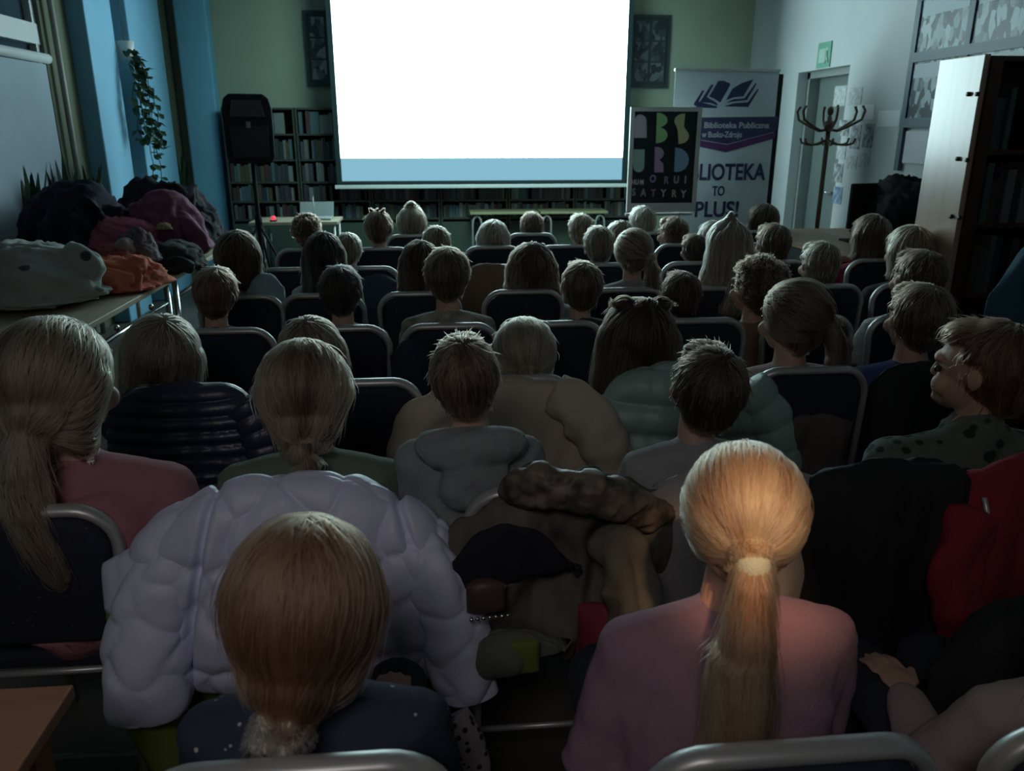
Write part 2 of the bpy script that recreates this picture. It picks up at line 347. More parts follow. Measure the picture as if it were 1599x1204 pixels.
# ================================================================== TWO FOLDING TABLES
for i, (xa, xb) in enumerate(((.36, 1.13), (1.15, 1.92))):
    t = thing('folding_table', 'long narrow wooden table below the screen, ' + ('the one towards the loudspeaker' if i == 0 else 'the one towards the poster'), 'table', ((xa+xb)/2, 8.7+.45, 0))
    w = (xb-xa)/2; MB().box((0, 0, .725), (2*w, .42, .028)).build('tabletop', mat_wood('pale_bench_wood', (.30, .28, .16), (.38, .35, .2), 2, 'X'), t, bevel=.004)
    for s in (-1, 1):
        mb = MB(); x = s*(w-.08)
        pts = [(x-.05, 0, .0), (x-.05, 0, .6)] + [(x-.05+.05*(1-math.cos(q)), 0, .6+.09*math.sin(q)) for q in (.5, 1.0, 1.57, 2.1, 2.6)] + [(x+.05, 0, .6), (x+.05, 0, 0)]
        for yy in (-.16, .16): MB().tube([(p[0], yy, p[2]) for p in pts], .012, 8).build('leg', M['frame'], t, True)
        MB().tube([(x, -.16, .69), (x, .16, .69)], .01, 8).build('crossbar', M['frame'], t, True)
# ================================================================== FRAMED PICTURES ON THE FRONT WALL
def mat_scene(name, c1, c2, scale):
    m = mat(name, c1, .45); nt = m.node_tree; b = nt.nodes['Principled BSDF']; tc = nt.nodes.new('ShaderNodeTexCoord'); v = nt.nodes.new('ShaderNodeTexVoronoi')
    v.inputs['Scale'].default_value = scale; mp = nt.nodes.new('ShaderNodeMapping'); mp.inputs['Scale'].default_value = (1, 1.5, .8); n = nt.nodes.new('ShaderNodeSeparateColor')
    r = nt.nodes.new('ShaderNodeValToRGB'); r.color_ramp.elements[0].color = (*c1, 1); r.color_ramp.elements[1].color = (*c2, 1); r.color_ramp.elements[0].position = .35; r.color_ramp.elements[1].position = .75
    nt.links.new(tc.outputs['Object'], mp.inputs['Vector']); nt.links.new(mp.outputs['Vector'], v.inputs['Vector']); nt.links.new(v.outputs['Color'], n.inputs[0])
    nt.links.new(n.outputs[0], r.inputs['Fac']); nt.links.new(r.outputs['Color'], b.inputs['Base Color']); return m
pic = mat_scene('dark_photo_print', (.03, .05, .055), (.26, .32, .34), 16)
pic2 = mat_scene('dark_photo_print_dim', (.015, .022, .028), (.12, .14, .14), 18)
for (xa, xb, lab, pm) in ((-1.40, -.93, 'dark framed collage of pictures half behind the screen edge beside the loudspeaker', pic), (2.235, 2.70, 'dark framed collage of pictures on the wall above the poster', pic2)):
    f = thing('framed_picture', lab, 'picture', ((xa+xb)/2, YF-.03, 2.46), group='framed collages beside the screen'); w = (xb-xa)/2; h = .385
    MB().bb(-w, w, .006, .028, -h, h).build('backing_board', mat('frame_dark', (.02, .032, .038), .5), f)
    mb = MB(); t = .035
    mb.bb(-w, w, -.02, .005, h-t, h); mb.bb(-w, w, -.02, .005, -h, -h+t); mb.bb(-w, -w+t, -.02, .005, -h+t, h-t); mb.bb(w-t, w, -.02, .005, -h+t, h-t)
    mb.build('frame', mat('frame_dark', (.02, .032, .038), .5), f)
    for r in range(3):
        for c in range(2):
            MB().bb(-w+.06+c*.19, -w+.06+c*.19+.16, 0, .004, h-.06-.22*(r+1)+.02, h-.06-.22*r).build('print', pm, f)
# ================================================================== ROLL-UP BANNER
YBn = 7.4; L = atY(1055, 113, YBn); Rr = atY(1217, 110, YBn)
bn = thing('rollup_banner', 'tall white roll-up banner with an open book emblem and purple ribbon', 'banner', ((L.x+Rr.x)/2, YBn, 0)); w = (Rr.x-L.x)/2; zt = 2.11
MB().bb(-w, w, 0, .004, .10, zt).build('banner_sheet', mat('banner_white', (.52, .60, .64), .6, var=.03, vs=2), bn)
MB().box((0, .0, zt+.01), (2*w+.02, .03, .028)).build('top_rail', M['frame'], bn, bevel=.005)
MB().box((0, .02, .05), (2*w+.04, .16, .09)).build('base_case', M['frame'], bn, bevel=.015)
MB().tube([(0, .05, .09), (0, .03, zt)], .011).build('pole', M['frame'], bn, True)
MB().bb(w+.006, w+.05, .012, .03, .1, zt-.02).build('side_edge', M['black'], bn)
def bp(px, py): q = atY(px, py, YBn); return (q.x-bn.location.x, q.z)
ink = mat('banner_ink', (.025, .035, .10), .6); pur = mat('banner_purple', (.10, .03, .13), .6)
Y0 = -.0035
def zz(pts): return [bp(1070+x*150/1389, 110+y*130/1204) for x, y in pts]
for poly in ([(480, 150), (560, 150), (650, 190), (640, 230), (505, 465), (430, 415), (345, 375)],
             [(375, 205), (410, 205), (310, 385), (455, 470), (470, 510), (370, 470), (210, 460)],
             [(245, 290), (275, 290), (190, 450), (460, 520), (455, 545), (190, 540), (120, 490)],
             [(590, 430), (680, 265), (820, 180), (985, 130), (840, 375), (700, 390)],
             [(590, 465), (700, 415), (855, 405), (1010, 190), (1035, 190), (890, 430), (700, 450)],
             [(560, 520), (700, 475), (905, 460), (1050, 260), (1060, 280), (910, 530)]):
    MB().prism(zz(poly), Y0, -.0005).build('book_emblem', ink, bn)
MB().prism([bp(1056, 184), bp(1216, 182), bp(1212, 205), bp(1135, 225), bp(1058, 212)], Y0, -.0005).build('ribbon', mat('banner_navy', (.035, .04, .11), .6), bn)
MB().prism([bp(1058, 213), bp(1135, 226), bp(1211, 206), bp(1210, 216), bp(1133, 238), bp(1058, 222)], Y0, -.0005).build('ribbon_fold', pur, bn)
wt = mat('banner_text_white', (.5, .5, .58), .6)
def tx(body, px, py, h, width_px, m_, bo=.0015):
    x, z = bp(px, py); d = depth(atY(px, py, YBn)); o = text(body, h*d/FPX*1.36, (x, -.006, z), m_, bn, bold=bo)
    me = o.data; ww = o.dimensions.x or 1
    v = verts(me); ww = v[:, 0].max()-v[:, 0].min(); o.scale.x = (width_px*d/FPX)/ww
    return o
tx('Gminna Biblioteka Publiczna', 1128, 196, 9, 150, wt); tx('w Busku-Zdroju', 1127, 210.5, 9, 64, wt)
tx('BIBLIOTEKA', 1125, 270, 25, 143, ink, .005); tx('TO', 1121.5, 299, 15, 20, ink, .003); tx('PLUS!', 1119, 328, 24, 70, ink, .005)
# ================================================================== POSTER ON EASEL
YP = 6.9; po = thing('framed_poster', 'black poster with pastel block letters in a white frame before the banner', 'poster', (1.945, YP, 0))
def pp(x, y):   # poster zoom coords (870x1204 over px 970-1100,160-340)
    q = atY(970+x*130/870, 160+y*180/1204, YP); return (q.x-1.945, q.z)
fr = [pp(95, 45), pp(818, 55), pp(748, 1165), pp(40, 1120)]
xa, xb = -.302, .312; za, zb2 = .925, 1.79
MB().bb(xa, xb, .004, .022, za, zb2).build('backing_board', M['offwhite'], po)
mb = MB(); t = .034; mb.bb(xa, xb, -.014, .004, zb2-t, zb2); mb.bb(xa, xb, -.014, .004, za, za+t*2.2); mb.bb(xa, xa+t, -.014, .004, za+t*2.2, zb2-t); mb.bb(xb-t, xb, -.014, .004, za+t*2.2, zb2-t)
mb.build('frame', M['offwhite'], po)
MB().bb(xa+t, xb-t, 0, .004, za+t*2.2, zb2-t).build('poster_sheet', mat('poster_black', (.012, .022, .03), .5), po)
def arc(cx, cy, rx, ry, a0, a1, n=8): return [(cx+rx*math.cos(R_(a0+(a1-a0)*i/n)), cy-ry*math.sin(R_(a0+(a1-a0)*i/n))) for i in range(n+1)]
shapes = [('A', (.42, .40, .46), [(135, 370)] + [(135, 230)] + arc(200, 200, 65, 75, 180, 0) + [(265, 370)]),
 ('B', (.28, .50, .24), [(362, 425), (372, 110)] + arc(372, 185, 112, 78, 90, -70) + [(425, 262)] + arc(372, 340, 112, 85, 70, -90)),
 ('S', (.46, .46, .24), [(668, 115)] + arc(660, 195, 105, 80, 90, 215) + [(590, 290), (600, 435)] + arc(610, 350, 98, 82, -90, 45) + [(655, 250)]),
 ('U', (.26, .42, .38), [(130, 490), (245, 490), (240, 660)] + arc(182, 665, 58, 65, 0, -180) + [(122, 600)]),
 ('R', (.36, .24, .38), [(350, 465)] + arc(380, 530, 65, 65, 90, -60) + [(400, 600), (440, 640), (440, 730), (345, 730)]),
 ('D', (.20, .32, .46), [(565, 470)] + arc(575, 600, 132, 128, 90, -90) + [(553, 720)])]
for nme, col, pl in shapes:
    MB().prism([pp(x, y) for x, y in pl], -.004, -.0005).build('poster_letter', mat('poster_ink_' + nme, tuple(min(.9, q*1.7) for q in col), .6), po)
for ch, x, y, col in [('H', 125, 835, (.4, .4, .4)), ('U', 165, 835, (.4, .4, .4)), ('M', 215, 835, (.45, .45, .45)), ('O', 330, 800, (.25, .25, .4)), ('R', 470, 815, (.2, .22, .3)), ('U', 575, 810, (.3, .32, .32)), ('I', 670, 810, (.35, .32, .32)),
                    ('S', 130, 940, (.22, .28, .28)), ('A', 230, 945, (.32, .26, .32)), ('T', 335, 950, (.32, .15, .25)), ('Y', 440, 950, (.35, .42, .35)), ('R', 550, 955, (.38, .36, .25)), ('Y', 650, 960, (.42, .4, .36))]:
    X, Z = pp(x, y); text(ch, .085 if y > 900 or x > 250 else .055, (X, -.003, Z), mat('ink_%s_%d' % (ch, x), tuple(min(.9, q*1.6) for q in col), .6), po, 'poster_letter', .8, bold=.003)
ea = thing('easel', 'grey easel holding up the black poster', 'easel', (1.945, YP+.03, 0))
for s in (-1, 1): MB().tube([(s*.12, .0, 1.55), (s*.28, .06, .0)], .012).build('leg', M['frame'], ea, True)
MB().tube([(0, .0, 1.55), (0, .5, 0)], .012).build('leg', M['frame'], ea, True)
MB().box((0, .012, .90), (.6, .05, .02)).build('ledge', M['frame'], ea)
# ================================================================== EXIT SIGN, NOTICES, COAT RACK
a = atX(1280, 68, XR); b = atX(1296, 104, XR)
es = thing('exit_sign', 'small green exit sign on the pale wall above the doorway', 'sign', (XR-.004, (a.y+b.y)/2, (a.z+b.z)/2))
hw = abs(a.y-b.y)/2; hh = abs(a.z-b.z)/2
MB().bb(-.006, 0, -hw, hw, -hh, hh).build('sign_plate', mat('exit_green', (.16, .42, .30), .5), es)
gm = mat('exit_pale', (.45, .62, .52), .5)
MB().bb(-.008, -.0065, -hw*.2, hw*.75, -hh*.6, hh*.5).build('doorway_symbol', gm, es)
mb = MB(); mb.ell((-.008, -hw*.45, hh*.42), (.002, hw*.16, hh*.13), 8, 6); mb.tube([(-.0075, -hw*.45, hh*.25), (-.0075, -hw*.5, -hh*.2), (-.0075, -hw*.25, -hh*.65)], hw*.1, 6); mb.tube([(-.0075, -hw*.5, -hh*.2), (-.0075, -hw*.8, -hh*.6)], hw*.08, 6)
mb.build('running_figure', gm, es)
# coat rack: pole at px 1290..1300, y 130-340
cr = thing('coat_rack', 'dark bentwood coat rack with curled hooks before the doorway', 'coat rack', (atY(1288, 250, 6.85).x, 6.85, 0))
MB().tube([(0, 0, .05), (0, 0, 1.72)], .02, 10).build('pole', M['bent'], cr, True)
MB().ell((0, 0, 1.76), (.026, .026, .04)).build('finial', M['bent'], cr, True)
MB().tube([(0, 0, 1.60), (0, 0, 1.68)], .036, 10).build('collar', M['bent'], cr, True)
for q in range(6):
    an = R_(15+60*q); c, s_ = math.cos(an), math.sin(an)
    MB().tube([(c*r, s_*r, z) for r, z in ((.02, 1.61), (.08, 1.60), (.15, 1.63), (.21, 1.66), (.265, 1.69), (.285, 1.76), (.26, 1.80))], .011, 8).build('hook', M['bent'], cr, True)
    MB().tube([(c*r, s_*r, z) for r, z in ((.02, 1.52), (.09, 1.49), (.17, 1.485), (.22, 1.50), (.235, 1.54))], .010, 8).build('lower_hook', M['bent'], cr, True)
for q in range(4):
    an = R_(45+90*q); c, s_ = math.cos(an), math.sin(an)
    MB().tube([(c*r, s_*r, z) for r, z in ((.015, .30), (.10, .22), (.20, .10), (.28, .015))], .013, 8).build('leg', M['bent'], cr, True)
# papers pinned to the wall between rack and pillar post
papers = [(1312, 150, 18, 30, 'paper'), (1336, 150, 20, 26, 'paper'), (1352, 175, 26, 22, 'bright'), (1388, 185, 34, 24, 'bright'), (1318, 200, 16, 24, 'photo'), (1336, 214, 15, 36, 'photo'), (1356, 212, 15, 36, 'photo'),
          (1314, 236, 14, 24, 'paper'), (1330, 254, 16, 20, 'paper'), (1350, 250, 16, 22, 'paper'), (1309, 270, 14, 28, 'photo'), (1308, 305, 14, 26, 'bluep')]
pm = {'paper': mat('notice_grey', (.52, .56, .56), .7, var=.2, vs=30), 'bright': mat('notice_white', (.85, .88, .9), .6), 'photo': mat('notice_photo', (.10, .13, .16), .5, col2=(.5, .52, .5), vs=22), 'bluep': mat('notice_blue', (.10, .2, .36), .5, col2=(.4, .5, .6), vs=22)}
desc = ['grey notice sheet pinned highest beside the coat rack', 'pale notice sheet behind the long hook of the coat rack', 'small bright white sheet beside the upper notices', 'bright white sheet near the grey metal post', 'dark photo sheet close to the coat rack pole', 'dark narrow photo sheet in the middle of the notices', 'dark narrow photo sheet nearest the monitor', 'grey sheet under the photo sheets by the rack', 'grey sheet just above the monitor', 'pale sheet above the corner of the monitor', 'mottled photo sheet low beside the coat rack', 'blue printed sheet lowest beside the coat rack']
for (px, py, w, h, k), de in zip(papers, desc):
    c = atX(px, py, XR); d = depth(c); hw = abs(atX(px-w/2, py, XR).y-atX(px+w/2, py, XR).y)/2; hh = h*d/FPX/2
    o = MB().bb(-.003, 0, -hw, hw, -hh, hh).build('notice_sheet', pm[k]); o.location = (XR-.0015, c.y, c.z); tag(o, de, 'notice', 'notices on the pale wall')
# metal posts with photo boards on the right wall
po2 = mat('board_frame_grey', (.09, .14, .17), .5)
sky_ = mat_scene('photo_board_print', (.012, .03, .04), (.40, .50, .52), 15)
yy0 = 6.2
pb = thing('photo_board', 'tall grey framed board of old street photographs on the pale wall', 'picture', (XR-.02, 0, 0))
for yv in (6.2, 5.55, 4.9, 4.25): MB().bb(-.02, .015, yv-.03, yv+.03, 1.30 if yv > 6 else 1.62, 3.0).build('post', po2, pb)
for zv in (1.66, 2.13, 2.56, 2.98): MB().bb(-.025, .01, 4.25, 6.2, zv-.035, zv+.035).build('rail', po2, pb)
cols = [(6.2, 5.55), (5.55, 4.9), (4.9, 4.25)]
for (a_, b_) in cols:
    for (zl, zh) in ((1.66, 2.13), (2.13, 2.56), (2.56, 2.98)):
        MB().bb(-.008, .01, b_+.03, a_-.03, zl+.035, zh-.035).build('photo_print', sky_, pb)
        MB().bb(-.010, -.0085, b_+.05, a_-.05, zh-.15, zh-.05).build('sky_strip', mat('photo_pale', (.45, .53, .56), .5), pb)
MB().bb(-.004, .012, 5.0, 6.15, 1.36, 1.60).build('caption_panel', mat('caption_pale', (.62, .62, .66), .5), pb)
# ================================================================== DESK, MONITOR, COATS AT THE RIGHT WALL
dk = thing('office_desk', 'dark topped wooden desk below the notices by the pale wall', 'desk', (3.1, 5.7, 0))
MB().box((0, 0, .80), (.95, 1.5, .04)).build('desktop', mat_wood('desk_wood', (.30, .20, .13), (.38, .26, .17), 2, 'Y'), dk, bevel=.004)
MB().box((-.44, 0, .40), (.03, 1.4, .74)).build('front_panel', mat('desk_dark', (.03, .03, .032), .6), dk)
for j in (-1, 1): MB().box((0, j*.7, .39), (.85, .04, .78)).build('side_panel', M['dkwood'], dk)
q = atY(1350, 300, 5.6)
mo = thing('monitor', 'black computer monitor seen from behind on the desk', 'monitor', (q.x, 5.6, .82))
MB().box((0, 0, .26), (.24, .035, .32), .25).build('display_back', M['black'], mo, bevel=.01)
MB().tube([(0, .03, .0), (0, .03, .16)], .02).build('stem', M['black'], mo, True); MB().box((0, .02, .008), (.2, .15, .014)).build('foot', M['black'], mo)
# bookcase at the right
bx = thing('tall_bookcase', 'tall bookcase with pale birch end panel rising above the seated children', 'bookcase', (2.62, 4.0, 0))
MB().bb(0, .03, -.17, .19, 0, 1.95).build('side_panel', M['birch'], bx, bevel=.004)
MB().bb(1.03, 1.06, -.19, .19, 0, 1.95).build('side_panel', M['birch'], bx)
MB().bb(.03, 1.03, .17, .19, 0, 1.95).build('back_panel', M['dkwood'], bx)
for z in (.06, .42, .78, 1.14, 1.5, 1.93): MB().bb(.031, 1.029, -.168, .169, z-.012, z+.012).build('shelf', M['dkwood'], bx)
MB().bb(.031, .09, -.185, -.169, 0, 1.93).build('face_post', M['dkwood'], bx)
for (px, py) in ((1514, 147), (1528, 147), (1497, 248), (1512, 250), (1487, 338), (1500, 340)):
    q = atX(px, py, 2.62); MB().tube([(-.012, q.y-4.0, q.z), (.001, q.y-4.0, q.z)], .011, 10).build('screw_cap', mat('dark_screw', (.05, .03, .03), .5), bx, True)
for li, z in enumerate((.072, .432, .792, 1.152, 1.512)):
    x = .12
    while x < .98:
        t = random.uniform(.025, .055)
        if random.random() < .12: x += .05; continue
        o = bpy.data.objects.new('book', random.choice(bk_me)); o.location = (2.62+x+t/2, 3.97-.02+random.uniform(-.02, .01), z); o.scale = (t-.003, .2, random.uniform(.2, .3)); put(o)
        tag(o, book_colour(o)+' book on the %s shelf of the birch-sided bookcase' % ['lowest', 'second lowest', 'middle', 'second highest', 'highest'][li], 'book', 'books in the tall bookcase, %s shelf' % ['lowest', 'second lowest', 'middle', 'second highest', 'highest'][li]); x += t
# ================================================================== LONG TABLES AT THE LEFT
XE = -1.62
for i, (a_, b_) in enumerate(((2.05, 3.50), (3.52, 5.0), (5.02, 6.45))):
    t = thing('long_table', ['laminate table with steel rail, nearest the pink-sweatered child', 'laminate table under the white and coral coats', 'laminate table under the plum and dark coats'][i], 'table', (XE-.4, (a_+b_)/2, 0), group='tables along the window wall'); h = (b_-a_)/2
    MB().box((0, 0, .735), (.8, 2*h, .03)).build('tabletop', M['table'], t, bevel=.004)
    for i_ in (-1, 1):
        for j in (-1, 1): MB().tube([(i_*.36, j*(h-.07), 0), (i_*.36, j*(h-.07), .72)], .018, 10).build('leg', M['chrome'], t, True)
        MB().tube([(i_*.36, -h+.07, .60), (i_*.36, h-.07, .60)], .013, 10).build('rail', M['chrome'], t, True)
for i, yv in enumerate((2.9, 3.25, 4.0, 4.5)):
    o = MB().ell((XE+.01, yv, .66), (.014, .014, .02)).build('rail_clamp', M['chrome'], None, True); tag(o, 'small chrome clamp under the edge of the coat table, %s' % ['closest to the pink-sweatered child', 'second closest to the pink-sweatered child', 'third from the pink-sweatered child', 'closest to the plum coat'][i], 'clamp', 'clamps under the table edge')
# near table corner
t = thing('wooden_table', 'orange brown wooden table corner below the empty dotted chair', 'table', (-.92, .75, 0))
MB().add([(-.5, .38, .72), (.31, .38, .72), (.31, .10, .72), (.31, -.4, .72), (-.5, -.4, .72), (-.5, .38, .745), (.31, .38, .745), (.31, .10, .745), (.31, -.4, .745), (-.5, -.4, .745)],
    [(0, 1, 2, 3, 4), (9, 8, 7, 6, 5), (0, 5, 6, 1), (1, 6, 7, 2), (2, 7, 8, 3), (3, 8, 9, 4), (4, 9, 5, 0)]).build('tabletop', M['brown'], t, bevel=.003)
for i_, j in ((-.45, .32), (.25, .32), (.25, -.34), (-.45, -.34)): MB().box((i_, j, .36), (.05, .05, .72)).build('leg', M['brown'], t)
# ================================================================== PLANTS
def leaf(mb, base, d, L, w, up=Vector((0, 0, 1))):
    d = Vector(d).normalized(); s = d.cross(up); s = s.normalized() if s.length > .1 else Vector((1, 0, 0)); b = Vector(base); n = s.cross(d)
    V = [b, b+d*L*.35+s*w+n*w*.3, b+d*L, b+d*L*.35-s*w+n*w*.3, b+d*L*.45-n*w*.1, b+d*L*.75+s*w*.7, b+d*L*.75-s*w*.7]
    mb.add([tuple(v) for v in V], [(0, 1, 4), (0, 4, 3), (1, 5, 4), (4, 5, 2), (4, 2, 6), (4, 6, 3)])
hp = thing('hanging_ivy', 'trailing ivy in a white pot hanging against the blue pillar', 'plant', (0, 0, 0))
q = atX(196, 82, -2.66); hx, hy, hz = q
MB().tube([(hx, hy, hz-.06), (hx, hy, hz+.09)], [.055, .08], 16).build('pot', M['pot'], hp, True)
MB().tube([(hx, hy, hz+.08), (hx, hy, ZC-.001)], .004, 6).build('hanger_cord', M['stem'], hp)
for v in range(7):
    pts = [Vector((hx, hy, hz+.08))]; dx, dyv = random.uniform(-.02, .10), random.uniform(-.15, .30)
    Lz = random.uniform(.75, 1.28)
    for k in range(1, 13):
        s = k/12; pts.append(Vector((hx+.06*min(1, s*6)+dx*s+random.uniform(-.02, .02), hy+dyv*min(1, s*2.2)+random.uniform(-.03, .03), hz+.1-Lz*s)))
    MB().tube(pts, .004, 5).build('stem', M['stem'], hp)
    for k in range(1, 13):
        for _ in range(2):
            lm = MB(); leaf(lm, pts[k], (random.uniform(-.3, 1), random.uniform(-1, 1), random.uniform(-.9, .1)), random.uniform(.06, .11), .033); lm.build('leaf', M['leaf'], hp)
def spiky(px, py, X, label, n=10, h=.35):
    q = atX(px, py, X); p = thing('potted_snake_plant', label, 'plant', (q.x, q.y, .88), group='plants on the window sills')
    MB().tube([(0, 0, 0), (0, 0, .12)], [.06, .08], 14).build('pot', M['terracotta'], p, True)
    for k in range(n):
        an = random.uniform(0, 6.28); r = random.uniform(.01, .05); l = h*random.uniform(.6, 1); t_ = random.uniform(.05, .3)
        b = Vector((math.cos(an)*r, math.sin(an)*r, .1)); d = Vector((math.cos(an)*t_, math.sin(an)*t_, 1)).normalized(); s = d.cross(Vector((math.sin(an), -math.cos(an), 0))).normalized(); s = Vector((-math.sin(an), math.cos(an), 0))
        m_ = MB(); P_ = [b-s*.012, b+s*.012, b+d*l*.5+s*.022, b+d*l*.5-s*.022, b+d*l]
        m_.add([tuple(v) for v in P_] + [tuple(v+Vector((.004, .004, 0))) for v in P_], [(0, 1, 2, 3), (3, 2, 4), (8, 7, 6, 5), (9, 7, 8)]); m_.build('leaf', M['leaf'], p)
spiky(45, 285, -2.74, 'dark spiky plant on the sill before the roller blind', 10, .45)
spiky(100, 285, -2.74, 'dark spiky plant on the sill beside the olive wall', 12, .5)
spiky(140, 285, -2.74, 'dark spiky plant close to the bright blue pillar', 10, .42)
spiky(284, 290, -2.74, 'thin spiky plant on the sill between ivy and corner pillar', 9, .5)
# ================================================================== CHAIRS
CW = .20      # half width of the backrest
def outline(hw, z0, z1, r, n=6):
    p = [(-hw*.93, z0), (hw*.93, z0)]
    p += [(hw-r+r*math.cos(R_(a)), z1-r+r*math.sin(R_(a))) for a in np.linspace(0, 90, n)]
    p += [(-hw+r+r*math.cos(R_(a)), z1-r+r*math.sin(R_(a))) for a in np.linspace(90, 180, n)]
    return p
def crown(x, hw): return .010*(1-(x/hw)**2)
def make_chair():
    t = thing('padded_chair', '', 'chair')
    for nm, hw, z0, z1, ya, yb, mt in (('backrest', CW-.014, .50, .806, -.022, .022, M['chair']),):
        pl = outline(hw, z0, z1, .075, 8); pl = [(x, z+(crown(x, hw) if z > .6 else 0)) for x, z in pl]
        n = len(pl); V = []; L = [(1.0, ya*.35), (.975, ya*.8), (.90, ya), (0.0, ya*1.0)]
        mb = MB(); rings = []
        cz = (z0+z1)/2
        lay = [(.86, ya), (.95, ya*.86), (1.0, ya*.3), (1.0, yb*.3), (.95, yb*.86), (.86, yb)]
        for sc_, yy in lay: V += [(x*sc_, yy+.035*(x*sc_/hw)**2*0.5, cz+(z-cz)*sc_) for x, z in pl]
        F = [(i*n+j, i*n+(j+1) % n, (i+1)*n+(j+1) % n, (i+1)*n+j) for i in range(len(lay)-1) for j in range(n)] + [tuple(reversed(range(n))), tuple(range(5*n, 6*n))]
        mb.add(V, F).build(nm, mt, t, True)
    pts = [(-CW*.93, .0, .44)] + [(x, 0, z+crown(x, CW)) for x, z in reversed(outline(CW, .50, .82, .085, 8)[2:])] + [(CW*.93, 0, .44)]
    pts = [(x, .02*(x/CW)**2, z) for x, y, z in pts]
    MB().tube(pts, .014, 10, flat=1.35).build('back_frame', M['frame'], t, True)
    MB().box((0, .24, .425), (.39, .39, .05)).build('seat', M['seat'], t, bevel=.018)
    MB().tube([(-.18, .05, .39), (-.18, .43, .39), (.18, .43, .39), (.18, .05, .39), (-.18, .05, .39)], .010, 8).build('seat_frame', M['frame'], t, True)
    for s in (-1, 1):
        MB().tube([(s*.186, .02, .45), (s*.186, .0, .3), (s*.19, -.05, .0)], .0115, 8).build('leg', M['frame'], t, True)
        MB().tube([(s*.18, .40, .40), (s*.186, .44, .0)], .0115, 8).build('leg', M['frame'], t, True)
    MB().tube([(-.187, -.015, .2), (.187, -.015, .2)], .008, 8).build('stretcher', M['frame'], t, True)
    return t
chair0 = make_chair(); used = [False]
ROWN = {5.5: 'front row', 4.7: 'second row', 3.9: 'third row', 0.79: 'last row', .82: 'last row', 3.2: 'fourth row', 2.45: 'fifth row', 1.6: 'sixth row', .85: 'last row', 6.2: 'foremost bench row'}
def chair(px, row, note, rz=0, z=.82):
    x = xz(px, z, row)
    if used[0]:
        r = chair0.copy(); C.objects.link(r)
        for ch in list(chair0.children): c = ch.copy(); C.objects.link(c); c.parent = r
    else: r = chair0; used[0] = True
    r.location = (x, row, 0); r.rotation_euler = (0, 0, rz); r['label'] = 'dark padded chair ' + note; r['group'] = 'chairs in the ' + ROWN[row]
    return r
for px, row, note in [
 (455, .82, 'its pale rim just behind the child in navy with fur collar'), (1250, .79, 'its pale rim behind the blonde ponytail child'), (1790, .79, 'mostly out of view by the red coat'),
 (18, 1.6, 'large and empty with dotted back, in front of the orange wooden table'), (445, 1.6, 'buried under the lilac quilted coat'), (868, 1.6, 'under the olive coat with crumpled hood'), (1152, 1.6, 'hidden behind the blonde ponytail child'), (1405, 1.6, 'black back between the ponytail child and the red coat'), (1690, 1.6, 'under the dark red coat'),
 (285, 2.45, 'wearing the navy baffled puffer coat'), (558, 2.45, 'plain back between the green top and cream fleece coat'), (800, 2.45, 'under the big cream fleece coat'), (1050, 2.45, 'carrying the mint puffer coat'), (1270, 2.45, 'of the child with plaited ponytail and pink neck'), (1480, 2.45, 'of the child in royal blue top'),
 (347, 3.2, 'long rim shining behind the reddish-haired boy'), (530, 3.2, 'behind the black-haired child in mint top'), (702, 3.2, 'behind the boy in camouflage top'), (870, 3.2, 'behind the round brown-haired boy'), (1095, 3.2, 'behind the dark round head left of the curly boy'), (1266, 3.2, 'partly behind the child with plaited ponytail'), (1432, 3.2, 'with glinting corner near the birch bookcase'),
 (374, 3.9, 'behind the child in beige with a light blue neighbour'), (503, 3.9, 'behind the long dark-haired child'), (655, 3.9, 'behind the dark straight-haired child'), (818, 3.9, 'behind the loose wavy-haired child'), (980, 3.9, 'behind the child with grey top and side tail'), (1128, 3.9, 'behind the long straight blonde hair'), (1292, 3.9, 'behind the short light-brown-haired boy'), (1425, 3.9, 'closest to the birch bookcase'),
 (455, 4.7, 'dark blue, empty beside the loudspeaker stand'), (570, 4.7, 'behind the blue-topped blond child'), (685, 4.7, 'behind the round head below the screen edge'), (790, 4.7, 'under the brown fleece coat'), (935, 4.7, 'behind the cropped blond boy'), (1085, 4.7, 'with a glinting rim and a small dark-haired child'), (1213, 4.7, 'behind the brown-haired boy near the doorway'), (1375, 4.7, 'with arched back near the red top'),
 (477, 5.5, 'in front of the small desk'), (597, 5.5, 'behind the child with tufted hair'), (770, 5.5, 'behind the pale blond bob'), (885, 5.5, 'between the long table and the blond boy'), (978, 5.5, 'behind the curly blonde'), (1068, 5.5, 'below the PLUS lettering of the banner'), (1158, 5.5, 'below the foot of the white banner'),
 (643, 6.2, 'seating the child with a topknot'), (1003, 6.2, 'just below the black poster'), (1192, 6.2, 'just below the doorway'), (830, 5.5, 'holding the child hidden by loose wavy hair') ]:
    if row == 5.5 and px == 830: row = 6.2
    chair(px, row, note)
